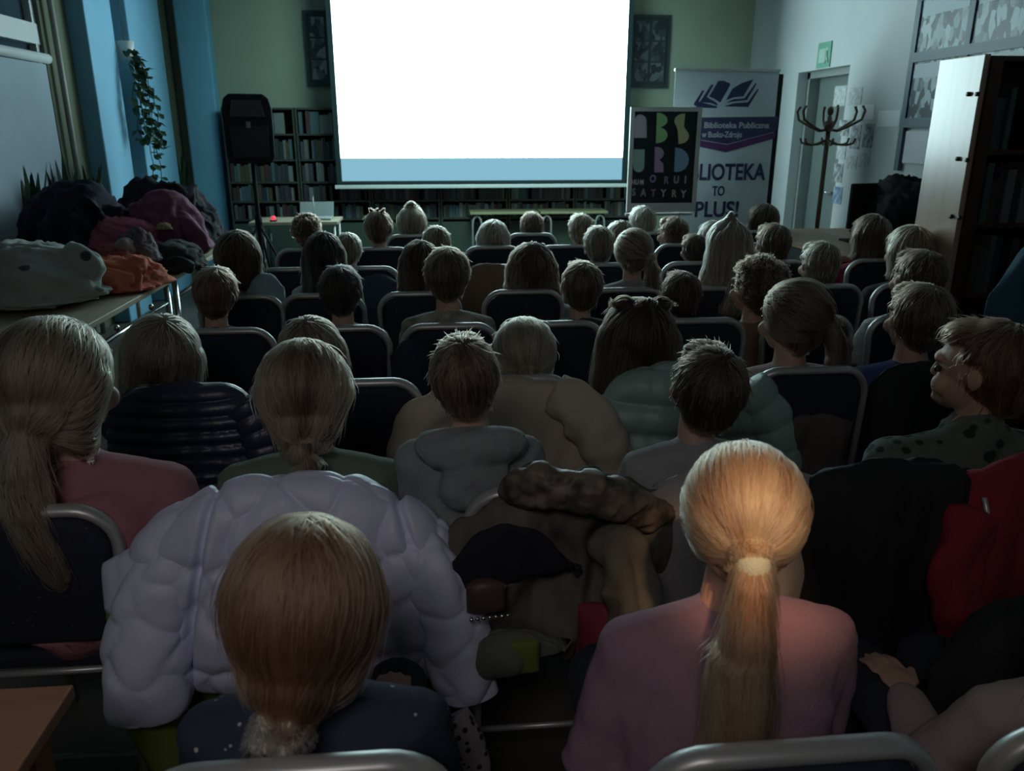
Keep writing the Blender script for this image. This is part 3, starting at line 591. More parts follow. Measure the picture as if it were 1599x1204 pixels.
# ================================================================== PEOPLE TEMPLATES (seat at z = 0, facing +y)
def body_mb(elbow):
    b = MB()
    for s in (-1, 1):
        b.cap((s*.05, -.01, .09), (s*.045, -.01, .20), .083, .074); b.cap((s*.045, -.01, .20), (s*.062, -.005, .32), .074, .078)
        b.cap((s*.02, -.005, .392), (s*.112, -.002, .365), .05, .046)
        ex = elbow[0]; ey, ez = elbow[1:]
        b.cap((s*.125, 0, .36), (s*ex, ey, ez), .040, .031); b.cap((s*ex, ey, ez), (s*.088, .20, .150), .031, .020)
        b.ell((s*.078, .235, .150), (.030, .036, .014))
        for k in range(4):
            fx = .056+k*.0165; L = (.040, .047, .044, .034)[k]
            b.cap((s*fx, .262, .150), (s*fx, .262+L*.6, .150), .0078, .0074, 8); b.cap((s*fx, .262+L*.6, .150), (s*(fx), .262+L*1.15, .137), .0074, .0062, 8)
        b.cap((s*.052, .225, .148), (s*.036, .262, .146), .009, .0075, 8)
        b.cap((s*.065, .0, .068), (s*.078, .345, .072), .066, .050); b.cap((s*.078, .345, .072), (s*.080, .35, -.34), .047, .028)
        b.ell((s*.082, .395, -.408), (.036, .09, .032))
        b.ell((s*.0765, .0, .562), (.008, .013, .021)); b.ell((s*.079, -.005, .566), (.008, .011, .018))
        b.ell((s*.034, .066, .535), (.024, .022, .024))
    b.cap((0, -.012, .39), (0, .004, .505), .048, .042)
    b.ell((0, -.004, .588), (.073, .088, .080), 24, 16); b.ell((0, .030, .538), (.056, .056, .064), 20, 14)
    b.cap((0, .068, .486), (0, .072, .492), .022, .020); b.ell((0, .080, .590), (.048, .014, .012))
    b.cap((0, .083, .578), (0, .091, .552), .007, .010, 10); b.ell((0, .083, .520), (.020, .009, .006)); b.ell((0, .081, .511), (.017, .009, .006))
    return b
def join_eyes(me):
    n0 = len(me.vertices); P = verts(me); polys = [tuple(p.vertices) for p in me.polygons]
    e = MB()
    for s in (-1, 1): e.ell((s*.030, .079, .566), (.0115, .008, .008), 10, 8)
    EV = np.concatenate(e.v); V = np.concatenate([P, EV]); F = polys + [tuple(i+n0 for i in f) for f in e.f]
    return V, F, len(polys)
def tmpl(me): return verts(me), [tuple(p.vertices) for p in me.polygons]
EL = {'lap': (.155, .03, .175), 'out': (.235, .05, .20)}
BODY = {}
for k, e in EL.items():
    hi = process(body_mb(e).mesh(), .0046, 3, .30); BODY[k] = join_eyes(hi)
lo = process(body_mb(EL['lap']).mesh(), .007, 2, .30); BODY['far'] = join_eyes(lo)
def shirt_mb(e, hood=False, fat=1.0, collar=False):
    b = MB()
    for s in (-1, 1):
        b.cap((s*.052, -.01, .045), (s*.048, -.012, .20), .098*fat, .090*fat); b.cap((s*.048, -.012, .20), (s*.066, -.008, .315), .090*fat, .090)
        b.cap((s*.024, -.008, .385), (s*.116, -.004, .362), .058, .054)
        b.cap((s*.130, 0, .358), (s*e[0], e[1], e[2]), .052*fat, .045*fat); b.cap((s*e[0], e[1], e[2]), (s*.092, .185, .150), .045*fat, .032*fat)
    b.cap((0, -.012, .385), (0, -.008, .415), .066, .054)
    if collar: b.cap((0, -.014, .40), (0, -.008, .438), .064, .060)
    if hood:
        for a in np.linspace(-100, 100, 13):
            r = .055+.020*math.cos(R_(a)); b.ell((.098*math.sin(R_(a)), -.022-.068*math.cos(R_(a)), .402+.022*math.cos(R_(a))-.0*abs(a)), (r*.72, r*.72, r*.62), 12, 8)
        b.ell((0, -.105, .350), (.085, .035, .070))
    return b
def wrinkle(V, amp, seed, f=16):
    out = V.copy(); c = V.mean(0)
    for i in range(len(V)):
        p = Vector(V[i]*np.array([f, f, f*1.4])+seed); n_ = noise.noise(p)+.5*noise.noise(p*2.3)
        d = np.array([V[i][0]*.7, V[i][1]+.01, 0]); L = np.linalg.norm(d)+1e-6; out[i] += d/L*n_*amp
    return out
SHIRT = {}
for k, (e, h, fat, col) in {'sweater': ('lap', False, 1.0, False), 'out': ('out', False, 1.12, False), 'hoodie': ('lap', True, 1.1, False), 'jacket': ('lap', False, 1.13, True)}.items():
    me = process(shirt_mb(EL[e], h, fat, col).mesh(), .0075, 4, .5); V, F = tmpl(me); SHIRT[k] = (wrinkle(V, .007, 3.1), F)
me = process(shirt_mb(EL['lap'], False, 1.0).mesh(), .012, 3, .6); V, F = tmpl(me); SHIRT['far'] = (wrinkle(V, .006, 1.1), F)
b = MB()
for s in (-1, 1):
    b.cap((s*.06, -.012, .075), (s*.070, .0, .068), .098, .080); b.cap((s*.066, .0, .070), (s*.079, .345, .072), .079, .061); b.cap((s*.079, .345, .072), (s*.081, .35, -.36), .058, .044)
TROUS = tmpl(process(b.mesh(), .010, 3, .5))
b = MB()
for s in (-1, 1): b.ell((s*.083, .395, -.412), (.044, .104, .038)); b.cap((s*.081, .348, -.395), (s*.081, .348, -.355), .043, .041)
SHOES = tmpl(process(b.mesh(), .009, 2, .5))
# hair volumes
def hair_mb(style):
    b = MB(); H = np.array([0, -.004, .585])
    def base(rx=.083, ry=.096, rz=.090, oy=-.016, oz=.006): b.ell((0, H[1]+oy, H[2]+oz), (rx, ry, rz), 28, 18)
    if style == 'short':
        base(.0815, .094, .088); b.ell((0, -.050, .548), (.062, .050, .060)); b.ell((0, .040, .640), (.055, .045, .030))
    elif style == 'curly':
        base(.086, .098, .094); b.ell((0, -.048, .545), (.066, .054, .062))
        r = random.Random(3)
        for _ in range(70):
            a, c = r.uniform(0, 6.28), r.uniform(-.35, 1.45); b.ell((.080*math.cos(a)*math.cos(c), -.022+.092*math.sin(a)*math.cos(c), .588+.086*math.sin(c)), (.020,)*3, 8, 6)
    elif style in ('tuft',):
        base(.084, .096, .092); b.ell((0, -.048, .550), (.064, .05, .060))
        for x, y in ((0, -.02), (-.03, 0), (.025, -.03)): b.cap((x, y, .67), (x*1.6, y-.01, .695), .016, .006)
    elif style == 'bob':
        base(.090, .100, .094)
        for s in (-1, 1): b.cap((s*.058, -.020, .58), (s*.062, -.022, .475), .044, .034); b.cap((s*.03, -.06, .56), (s*.034, -.062, .47), .046, .036)
    elif style == 'cone':
        base(.088, .098, .092); b.cap((0, -.02, .63), (0, -.03, .705), .062, .012)
        for s in (-1, 1): b.cap((s*.040, -.04, .60), (s*.074, -.06, .43), .052, .050); b.cap((s*.074, -.06, .43), (s*.100, -.085, .26), .050, .036); b.cap((0, -.07, .56), (0, -.10, .28), .055, .06)
    elif style in ('long', 'wavy'):
        base(.091, .101, .094)
        for s in (-1, 1):
            b.cap((s*.060, -.022, .58), (s*.074, -.030, .44), .044, .036); b.cap((s*.074, -.030, .44), (s*.088, -.060, .28), .036, .026)
            b.cap((s*.034, -.060, .56), (s*.040, -.078, .42), .048, .040); b.cap((s*.040, -.078, .42), (s*.048, -.100, .26), .040, .026)
            if style == 'wavy':
                for q in range(8): b.ell((s*(.085+.012*math.sin(q*2.2)), -.05-.008*q, .50-q*.032), (.026, .026, .028))
                for q in range(8): b.ell((s*(.045+.02*math.sin(q*2.9)), -.095-.003*q, .50-q*.032), (.026, .024, .028))
    elif style == 'ponytail':
        base(.0835, .098, .090); b.ell((0, -.050, .552), (.060, .05, .056))
        b.ell((-.014, -.114, .560), (.020, .020, .018))
        P = [(-.014, -.126, .556), (-.016, -.146, .520), (-.020, -.150, .46), (-.026, -.148, .39), (-.030, -.140, .31), (-.030, -.130, .23), (-.030, -.125, .15)]; Rr = [.014, .021, .030, .037, .036, .032, .022]
        for q in range(6): b.cap(P[q], P[q+1], Rr[q]*1.0, Rr[q+1]*1.0)
    elif style == 'lowpony':
        base(.092, .100, .095)
        for s in (-1, 1): b.cap((s*.060, -.02, .575), (s*.045, -.045, .49), .040, .034)
        b.ell((0, -.07, .53), (.06, .045, .05))
        P = [(0, -.085, .50), (-.006, -.105, .44), (-.012, -.115, .36), (-.008, -.118, .28), (-.004, -.118, .22)]; Rr = [.026, .030, .030, .024, .014]
        for q in range(4): b.cap(P[q], P[q+1], Rr[q], Rr[q+1])
    elif style == 'sidetail':
        base(.087, .098, .092); b.ell((0, -.05, .55), (.066, .052, .060))
        P = [(.055, -.085, .56), (.075, -.105, .50), (.080, -.110, .42), (.078, -.105, .34), (.072, -.10, .27)]; Rr = [.024, .028, .030, .024, .012]
        for q in range(4): b.cap(P[q], P[q+1], Rr[q], Rr[q+1])
        for q in range(6): b.ell((.078+.010*(-1)**q, -.108, .50-.035*q), (.024, .022, .022))
    elif style == 'scrunchie':
        base(.094, .102, .098); b.cap((0, -.03, .57), (-.006, -.055, .505), .078, .052); b.cap((-.006, -.055, .505), (-.014, -.078, .462), .052, .024)
        for s in (-1, 1): b.cap((s*.055, -.015, .575), (s*.036, -.045, .50), .044, .034)
    elif style == 'braid':
        base(.090, .100, .094)
        for s in (-1, 1): b.cap((s*.055, -.03, .575), (s*.025, -.065, .49), .042, .030)
        b.ell((0, -.075, .53), (.05, .04, .05))
        for q in range(9): b.ell((.008*(-1)**q, -.092-.003*q, .49-.024*q), (.020-.001*q, .018, .018))
        b.cap((0, -.118, .275), (0, -.12, .235), .010, .006)
    elif style == 'bun':
        base(.088, .098, .093)
        for s in (-1, 1): b.cap((s*.055, -.03, .57), (s*.03, -.06, .51), .036, .03)
        b.ell((0, -.108, .528), (.036, .028, .034))
        for q in range(7): b.ell((.027*math.cos(q*.9), -.122, .528+.025*math.sin(q*.9)), (.015, .012, .014))
    elif style == 'topknot':
        base(.084, .097, .091); b.ell((0, -.048, .55), (.06, .05, .058)); b.ell((0, -.03, .690), (.030, .030, .024))
        for q in range(6): b.ell((.020*math.cos(q), -.03+.020*math.sin(q), .695), (.013, .013, .012))
    elif style == 'buns':
        base(.092, .101, .095)
        for s in (-1, 1):
            b.cap((s*.060, -.022, .58), (s*.076, -.030, .44), .046, .038); b.cap((s*.034, -.060, .56), (s*.040, -.078, .40), .048, .042); b.cap((s*.076, -.03, .44), (s*.092, -.06, .32), .038, .024); b.cap((s*.04, -.078, .40), (s*.05, -.09, .28), .042, .028)
            b.ell((s*.046, -.030, .672), (.026, .024, .020)); b.ell((s*.010, -.06, .678), (.018, .018, .016))
    return b
def flow(style, p):
    T = None
    x, y, z = p
    if style == 'ponytail' : T = (-.014, -.120, .560)
    elif style == 'lowpony': T = (0, -.09, .50)
    elif style == 'sidetail': T = (.058, -.088, .555)
    elif style == 'braid': T = (0, -.085, .49)
    elif style == 'scrunchie': T = (-.014, -.085, .455)
    elif style == 'bun': T = (0, -.105, .528)
    elif style == 'topknot': T = (0, -.03, .685)
    if T is not None:
        d = Vector(T)-Vector(p)
        in_tail = (y < T[1]-.004 and z < T[2]+.004) or (z < T[2]-.035)
        if style in ('bun', 'topknot') or not in_tail:
            if d.length > .012: return d.normalized()
        return Vector((0, 0, -1))
    # away from the crown, then down
    c = Vector((.008, -.045, .672)); d = Vector(p)-c; d.z *= .4
    if d.length < 1e-4: d = Vector((0, -1, 0))
    g = min(1, max(0, (.66-z)/.06)); return (d.normalized()*(1-g)+Vector((0, 0, -1))*g + (Vector((0, .25, 0)) if y > 0 and style in ('short', 'curly') else Vector((0, 0, 0)))).normalized()
HL = {'cone': (17, .013), 'scrunchie': (13, .013), 'short': (7, .006), 'curly': (7, .006), 'tuft': (7, .007), 'bob': (12, .010), 'long': (16, .012), 'wavy': (16, .012), 'ponytail': (18, .013), 'lowpony': (16, .012), 'sidetail': (14, .011), 'braid': (12, .010), 'bun': (11, .010), 'topknot': (9, .010), 'buns': (15, .012)}
HAIR = {}
TIE = {'ponytail': (-.014, -.120, .560), 'lowpony': (0, -.09, .50), 'sidetail': (.058, -.088, .555), 'braid': (0, -.085, .49), 'bun': (0, -.105, .528), 'topknot': (0, -.03, .685), 'scrunchie': (-.014, -.085, .455)}
def make_hair(style, n, fine=False):
    me = process(hair_mb(style).mesh(), .0055 if not fine else .004, 3, .35 if not fine else .5)
    V, F = tmpl(me)
    # keep the face free: pull hair vertices in front of the hairline back onto the skull
    for i in range(len(V)):
        x, y, z = V[i]
        fz = .628 if style in ('short', 'curly', 'tuft', 'topknot', 'ponytail') else .620
        if z < fz and y > .030 and z > .44: V[i][1] = .030+(y-.030)*.12
        if style in ('short', 'curly', 'tuft') and z < .60 and y > -.012 and abs(x) > .03 and z > .44: V[i][0] *= .90
    bvh = BVHTree.FromPolygons([Vector(v) for v in V], F)
    style_seed = len(style)*1.7; steps, h = HL[style]; tris = [f for f in F]; A = []
    for f in tris:
        a_ = Vector(V[f[0]]); A.append(sum(((Vector(V[f[k]])-a_).cross(Vector(V[f[k+1]])-a_)).length/2 for k in range(1, len(f)-1)))
    A = np.array(A); A /= A.sum(); r = np.random.RandomState(11); idx = r.choice(len(tris), n, p=A)
    pts = np.zeros((n, steps+1, 3)); rad = np.zeros((n, steps+1))
    amp = {'curly': .006, 'wavy': .003}.get(style, .0008)
    for q, fi in enumerate(idx):
        f = tris[fi]; w = r.dirichlet([1]*len(f)); p = Vector(sum(V[f[k]]*w[k] for k in range(len(f)))); nrm = None
        loc, nn, _, _ = bvh.find_nearest(p); off0 = r.uniform(.0014, .0034); fly = r.rand() < .10; flyamp = r.uniform(.004, .016) if fly else 0
        Tn = TIE.get(style)
        if Tn and not (p.z < Tn[2]-.03): az = math.atan2(p.x-Tn[0], p.z-Tn[2])*5.5
        elif Tn: az = math.atan2(p.x-Tn[0], p.y-Tn[1])*3.0+9
        else: az = math.atan2(p.x, p.y+.03)*6.0
        clump = noise.noise(Vector((az, style_seed, 0)))+.6*noise.noise(Vector((az*2.7, style_seed, 5)))
        rad[q, :] = min(1, max(0, .45+clump*.8+r.uniform(-.2, .2))); off0 += max(0, clump)*.0035
        c = Vector(loc)+nn*off0; pts[q, 0] = c; sgn = r.normal(size=3)*.10; ph = r.uniform(0, 6.28, 3)
        lift = r.uniform(.0, .004)
        for k in range(1, steps+1):
            d = flow(style, c) + Vector(sgn); d = (d - nn*d.dot(nn)); d = d.normalized() if d.length > 1e-4 else Vector((0, 0, -1))
            c2 = c + d*h; loc, nn, _, _ = bvh.find_nearest(c2); s = k/steps
            c = Vector(loc)+nn*(off0+lift*s+flyamp*s*s)
            wv = Vector((math.sin(ph[0]+k*1.1), math.sin(ph[1]+k*1.3), math.sin(ph[2]+k*.9)))*amp
            pts[q, k] = c+wv
    return V, F, pts, rad
def n_far(s): return 900
FOCUS = set()
def smooth(x, a, b): t = np.clip((x-a)/(b-a), 0, 1); return t*t*(3-2*t)
def deform(V, s, k, dx, dy, pitch, yaw, roll, tw=1.0, bulk=1.0, hs=1.0):
    V = np.asarray(V, float).reshape(-1, 3).copy(); x, y, z = V[:, 0].copy(), V[:, 1].copy(), V[:, 2].copy()
    wh = smooth(z, .445, .50)
    wh = np.where((y < -.075) & (z < .50) & (z > 0), smooth(z, .20, .50), wh)
    # head rotation about the neck
    Rm = np.array((Matrix.Rotation(yaw, 3, 'Z') @ Matrix.Rotation(pitch, 3, 'X') @ Matrix.Rotation(roll, 3, 'Y')))
    pv = np.array([0, -.004, .475]); hd = (V-pv)@Rm.T*hs+pv
    V = V*(1-wh[:, None]) + hd*wh[:, None]
    X, Y, Z = V[:, 0], V[:, 1], V[:, 2]
    zt = .45
    above = np.clip(Z, 0, None)
    Zn = np.where(Z <= zt, above*k, zt*k+(Z-zt)*s)
    Zn = np.where(Z < 0, Z*(.452/.450), Zn)
    wt = smooth(Z, .02, .12); wx = np.where(Z > .45, s, s*tw)
    sy = s
    Xn = X*wx + dx*smooth(Z*1.0, .0, .45)
    Yn = Y*sy + dy*smooth(Z, .1, .45)
    legs = Z < .04
    Xn = np.where(legs, X*min(s, 1.05), Xn)
    return np.stack([Xn, Yn, Zn], 1)
def mkmesh(name, V, F, mats, split=None, smooth_=True):
    me = bpy.data.meshes.new(name); me.from_pydata([tuple(v) for v in V], [], F); me.update()
    for m in mats: me.materials.append(m)
    if split is not None:
        mi = np.zeros(len(F), dtype=np.int32); mi[split:] = 1; me.polygons.foreach_set('material_index', mi)
    me.polygons.foreach_set('use_smooth', [smooth_]*len(F)); return me
def person(label, px, py, wpx, row, style, hair, shirt, top='sweater', pitch=0, yaw=0, roll=0, chx=None, n=1600, rad=.0009, tw=1.0, group=None, extra=None, dyr=.16, far=None, hs=1.0, bandm=None):
    """px,py: pixel of the top of the head, wpx: width of the hair in pixels, row: y of the chair back"""
    Yh = row+dyr; P = atY(px, py, Yh); s = wpx*depth(P)/FPX/.185
    s = min(max(s, .82), 1.35)
    sx_ = P.x if chx is None else xz(chx, .82, row)
    k = ((P.z-.452) - s*.232)/.45
    k = min(max(k, .62), 1.5)
    t = thing('person', label, 'person', (sx_, row+.14, .452), 0, group)
    dx, dy = P.x-sx_, Yh-(row+.14)
    far = (row >= 3.8) if far is None else far
    # make the topmost hair point reach P in x despite roll / yaw
    args = dict(s=s, k=k, dx=dx, dy=dy, pitch=R_(pitch), yaw=R_(yaw), roll=R_(roll), tw=tw, hs=hs)
    bk = 'far' if far else ('out' if top == 'out' else 'lap')
    V, F, ns = BODY[bk]
    o = bpy.data.objects.new('body', mkmesh('body', deform(V, **args), F, [M['skin'], M['eye']], ns)); put(o, t)
    V, F = SHIRT['far' if far and top == 'sweater' else top]
    o = bpy.data.objects.new({'hoodie': 'hoodie', 'jacket': 'jacket'}.get(top, 'shirt'), mkmesh('shirt', deform(V, **args), F, [shirt])); put(o, t)
    V, F = TROUS; o = bpy.data.objects.new('trousers', mkmesh('trousers', deform(V, **args), F, [M['denim']])); put(o, t)
    V, F = SHOES; o = bpy.data.objects.new('shoes', mkmesh('shoes', deform(V, **args), F, [M['sole']])); put(o, t)
    key = (style, 'n' if not far else 'f', n)
    if key not in HAIR: HAIR[key] = make_hair(style, n if not far else 900, not far)
    V, F, pts, shd = HAIR[key]
    Vh = deform(V, **args); hair_o = bpy.data.objects.new('hair', mkmesh('hair', Vh, F, [mat('hair_base_%s' % hair[0], tuple(c*.42 for c in hair[1]), .7, sheen=.0)])); put(hair_o, t)  # base mesh darkened, painting the shade beneath the strands
    D = deform(pts.reshape(-1, 3), **args).reshape(pts.shape); nn, st = pts.shape[:2]
    hc = bpy.data.hair_curves.new('hair_strands'); hc.add_curves([st]*nn)
    hc.attributes['position'].data.foreach_set('vector', D.reshape(-1).astype(np.float32))
    ra = hc.attributes.get('radius') or hc.attributes.new('radius', 'FLOAT', 'POINT')
    rr = np.tile(np.concatenate([np.full(st-3, rad), [rad*.8, rad*.55, rad*.2]]), nn).astype(np.float32)
    ra.data.foreach_set('value', rr); hc.materials.append(mat_hair(hair[0], hair[1]))
    sa = hc.attributes.new('shade', 'FLOAT', 'POINT'); sa.data.foreach_set('value', shd.reshape(-1).astype(np.float32))
    ho = bpy.data.objects.new('hair_strands', hc); put(ho, hair_o)
    def hp(p): return Vector(deform(np.array([p]), **args)[0])
    if bandm:
        c_, r_, dirn, mm = bandm
        c0 = hp(c_); c1 = hp((c_[0]+dirn[0], c_[1]+dirn[1], c_[2]+dirn[2])); a = (c1-c0).normalized()
        pr = [c0+a*q for q in (-.014, -.010, -.003, .004, .010, .014)]
        MB().tube(pr, [r_*.85, r_*1.05, r_*1.12, r_*1.12, r_*1.0, r_*.85], 18).build('hair_tie', mm, hair_o, True)
    return t, hp
# ================================================================== THE AUDIENCE
H = dict(darkbrown=('darkbrown', (.050, .032, .022)), black=('black', (.022, .018, .016)), brown=('brown', (.12, .072, .045)), light=('lightbrown', (.23, .155, .10)),
         blond=('blond', (.42, .30, .18)), dblond=('darkblond', (.28, .21, .14)), red=('reddish', (.17, .085, .05)), pale=('paleblond', (.50, .42, .30)), gold=('golden', (.66, .34, .18)), fore=('chestnut', (.26, .125, .07)))
def cl(name, c, **k): return mat('cloth_'+name, c, .9, bump=.5, bs=260, sheen=.0, **k)
T = dict(dark=cl('dark', (.035, .035, .04)), navy=cl('navy', (.03, .045, .085)), blue=cl('blue', (.07, .12, .22)), beige=cl('beige', (.30, .27, .22)), mint=cl('mint', (.30, .38, .34)), grey=cl('grey', (.30, .30, .30)),
         white=cl('white', (.42, .44, .42)), green=cl('green', (.12, .16, .115)), pink=cl('pink', (.38, .165, .19)), mauve=cl('mauve', (.30, .185, .235)), cream=cl('cream', (.42, .36, .28)), royal=cl('royal', (.045, .07, .22)), lightblue=cl('lightblue', (.25, .36, .40)),
         red=cl('red', (.30, .03, .06)), tan=cl('tan', (.24, .14, .09)),
         hood=cl('hoodgrey', (.27, .30, .30), col2=(.21, .23, .24), vs=9), camo=cl('camo', (.13, .13, .09), col2=(.42, .42, .36), vs=16), palepink=cl('palepink', (.42, .32, .32)),
         star=mat_spots('cloth_navy_dashes', (.03, .04, .075), (.5, .52, .55), 36, .11), dots=mat_spots('cloth_green_dotted', (.12, .15, .12), (.02, .03, .03), 22, .30))
# --- last row (closest)
t, hp = person('child with smooth chestnut hair in a navy patterned top and fluffy white scrunchie', 462, 818, 235, .85, 'scrunchie', H['fore'], T['star'], top='sweater', pitch=-2, yaw=0, roll=3, chx=470, n=6500, rad=.0007, dyr=.12)
mb = MB(); r = random.Random(5)
for q in range(26):
    c = hp((-.020+r.uniform(-.026, .026), -.092+r.uniform(-.012, .012), .448+r.uniform(-.022, .020))); mb.ell(c, (r.uniform(.010, .016),)*3, 8, 6)
fm = process(mb.mesh(), .004, 2); fm.materials.append(mat('white_fur', (.72, .68, .60), .95, bump=1, bs=400)); fo = bpy.data.objects.new('fluffy_scrunchie', fm); put(fo, t)
bv = BVHTree.FromPolygons([v.co for v in fm.vertices], [tuple(p.vertices) for p in fm.polygons])
n_ = 1400; PT = np.zeros((n_, 4, 3), np.float32); fv = fm.vertices
for q in range(n_):
    v = fv[r.randrange(len(fv))]; d = (v.normal + Vector((r.gauss(0, .4), r.gauss(0, .4), r.gauss(0, .4)))).normalized()
    for j in range(4): PT[q, j] = v.co + d*(.004*j) + Vector((0, 0, -.0006*j*j))
hc = bpy.data.hair_curves.new('fur'); hc.add_curves([4]*n_); hc.attributes['position'].data.foreach_set('vector', PT.reshape(-1))
ra = hc.attributes.get('radius') or hc.attributes.new('radius', 'FLOAT', 'POINT'); ra.data.foreach_set('value', np.full(n_*4, .0005, np.float32)); hc.materials.append(mat_hair('fur', (.8, .76, .68)))
fu = bpy.data.objects.new('fur', hc); put(fu, fo)
t, hp = person('child with a long golden ponytail held by a pale tie, in a mauve sweater', 1168, 697, 206, .85, 'ponytail', H['gold'], T['mauve'], top='sweater', pitch=-6, yaw=-7, chx=1165, n=7000, rad=.00055, dyr=.20, tw=1.12,
    bandm=((-.014, -.130, .551), .021, (0, -.35, -1), mat('pale_green_tie', (.52, .60, .48), .7, bump=.6, bs=300)))
# --- sixth row
person('child with wavy light brown hair in a pink sweater beside the coat table', 72, 502, 172, 1.6, 'lowpony', H['dblond'], T['pink'], pitch=-10, yaw=-14, roll=-4, chx=95, n=3200, rad=.0008, dyr=.17, tw=1.1)
person('child with low braid and dark green top before the lilac quilted coat', 470, 532, 140, 1.6, 'braid', H['light'], T['green'], pitch=-3, yaw=3, chx=468, n=3200, rad=.0008, tw=1.12)
person('boy with cropped brown hair in a grey hoodie, in front of the cream fleece coat', 732, 520, 118, 1.6, 'short', H['brown'], T['hood'], top='hoodie', pitch=4, roll=-7, chx=722, n=3000, rad=.0009, tw=1.05)
person('child with short dark head bent beside the mint puffer coat', 1098, 532, 124, 1.6, 'short', H['darkbrown'], T['grey'], pitch=10, roll=5, chx=1105, n=2600, rad=.0009)
person('boy in profile with cropped fair hair and a green dotted jacket above the red coat', 1552, 497, 140, 1.6, 'short', H['red'], T['dots'], top='jacket', pitch=0, yaw=44, chx=1590, n=3000, rad=.0009, tw=1.25, dyr=.22)
# --- fifth row
person('child with tousled light hair leaning above the navy baffled puffer coat', 238, 490, 112, 2.45, 'bob', H['dblond'], T['navy'], pitch=2, roll=10, chx=262, n=2200, rad=.0009)
person('child with pale brown crown rising just behind the low-braided head', 492, 492, 96, 2.45, 'bob', H['light'], T['dark'], pitch=4, roll=-8, chx=500, n=1800, rad=.001)
person('person with low coiled bun sitting before the wide cream fleece coat', 818, 502, 100, 2.45, 'bun', H['dblond'], T['cream'], top='out', pitch=3, chx=810, n=2600, rad=.0009, tw=1.2, hs=.97)
person('child with thick dark hair and small twists on the crown, above the mint coat', 995, 466, 118, 2.45, 'buns', H['darkbrown'], T['green'], pitch=0, roll=2, chx=1010, n=2400, rad=.001)
person('child with plaited ponytail and pink neck turned towards the screen', 1246, 437, 104, 2.45, 'sidetail', H['brown'], T['palepink'], pitch=-4, yaw=16, chx=1246, n=2400, rad=.0009, tw=1.05)
person('short dark-haired child in a royal blue top by the birch bookcase', 1440, 440, 98, 2.45, 'short', H['brown'], T['royal'], pitch=0, yaw=2, chx=1440, n=2000, rad=.001, tw=1.15)
# --- fourth row
for a in [
 ('boy with short reddish hair leaning behind the long shining chair rim', 328, 415, 74, 'short', 'red', 'dark', 'sweater', 0, 5, 6, 330),
 ('round black-haired child with mint collar behind the fourth-row chair', 530, 413, 72, 'short', 'black', 'mint', 'sweater', 0, 0, 0, 533),
 ('boy with short brown hair and bare neck in a camouflage top', 697, 384, 78, 'short', 'brown', 'camo', 'sweater', 0, 0, 0, 697),
 ('boy with round brown head low in the middle, left of the dark twists', 908, 406, 70, 'short', 'brown', 'dark', 'sweater', 4, 0, 0, 890),
 ('child with round dark head before the long blonde hair', 1064, 422, 66, 'short', 'darkbrown', 'dark', 'sweater', 0, 0, 0, 1075),
 ('boy with thick curly brown hair showing his cheek', 1185, 402, 78, 'curly', 'brown', 'tan', 'sweater', 0, 28, 0, 1190),
 ('boy with fair crown against the foot of the birch panel', 1438, 388, 78, 'short', 'brown', 'white', 'sweater', 0, 5, 0, 1430)]:
    person(a[0], a[1], a[2], a[3], 3.2, a[4], H[a[5]], T[a[6]], top=a[7], pitch=a[8], yaw=a[9], roll=a[10], chx=a[11], n=1500, rad=.0011)
# --- third row
for a in [
 ('child with dark bobbed hair and beige top beside a pale blue sleeve', 368, 360, 66, 'bob', 'darkbrown', 'beige', 0, -6, 3, 378),
 ('child with long very dark hair in a pale grey top', 504, 362, 58, 'long', 'black', 'mint', 0, 0, 0, 504),
 ('child with straight dark hair and light rim behind the camouflage boy', 655, 375, 58, 'long', 'darkbrown', 'mint', 0, 0, 0, 657),
 ('child with loose wavy brown hair spreading over the shoulders', 830, 378, 72, 'wavy', 'brown', 'grey', 0, 0, 0, 828),
 ('child with brown hair and side tail in a pale grey top', 990, 357, 62, 'sidetail', 'light', 'grey', 0, -4, 0, 985),
 ('child with very long straight blonde hair falling in a cone', 1137, 342, 68, 'cone', 'pale', 'white', 0, 4, 0, 1135),
 ('boy with short light brown hair in front of the arched dark chair', 1282, 376, 62, 'short', 'dblond', 'dark', 0, 8, 0, 1290),
 ('child with pale wispy hair nearest the birch panel', 1425, 352, 66, 'bob', 'blond', 'dark', 0, 8, -5, 1425)]:
    person(a[0], a[1], a[2], a[3], 3.9, a[4], H[a[5]], T[a[6]], pitch=a[7], yaw=a[8], roll=a[9], chx=a[10], rad=.0016)
# --- second row
for a in [
 ('blond child in a blue top half hidden by the very dark hair', 543, 363, 46, 'short', 'dblond', 'blue', 0, 0, 0, 565),
 ('child with smooth round head just below the corner of the screen', 681, 352, 48, 'short', 'light', 'dark', 0, 0, 0, 683),
 ('boy with cropped blond hair in a navy top left of the side tail', 935, 352, 52, 'short', 'dblond', 'blue', 0, 0, 0, 938),
 ('small dark grey-haired child beside the glinting chair rim', 1084, 365, 42, 'short', 'darkbrown', 'dark', 0, 12, 0, 1084),
 ('boy with brown hair below the doorway', 1208, 348, 56, 'short', 'brown', 'dark', 0, 8, 0, 1212),
 ('child with rounded brown hair beside the red top and dark coats', 1361, 335, 56, 'bob', 'brown', 'red', 0, 10, 0, 1360)]:
    person(a[0], a[1], a[2], a[3], 4.7, a[4], H[a[5]], T[a[6]], pitch=a[7], yaw=a[8], roll=a[9], chx=a[10], rad=.0018)
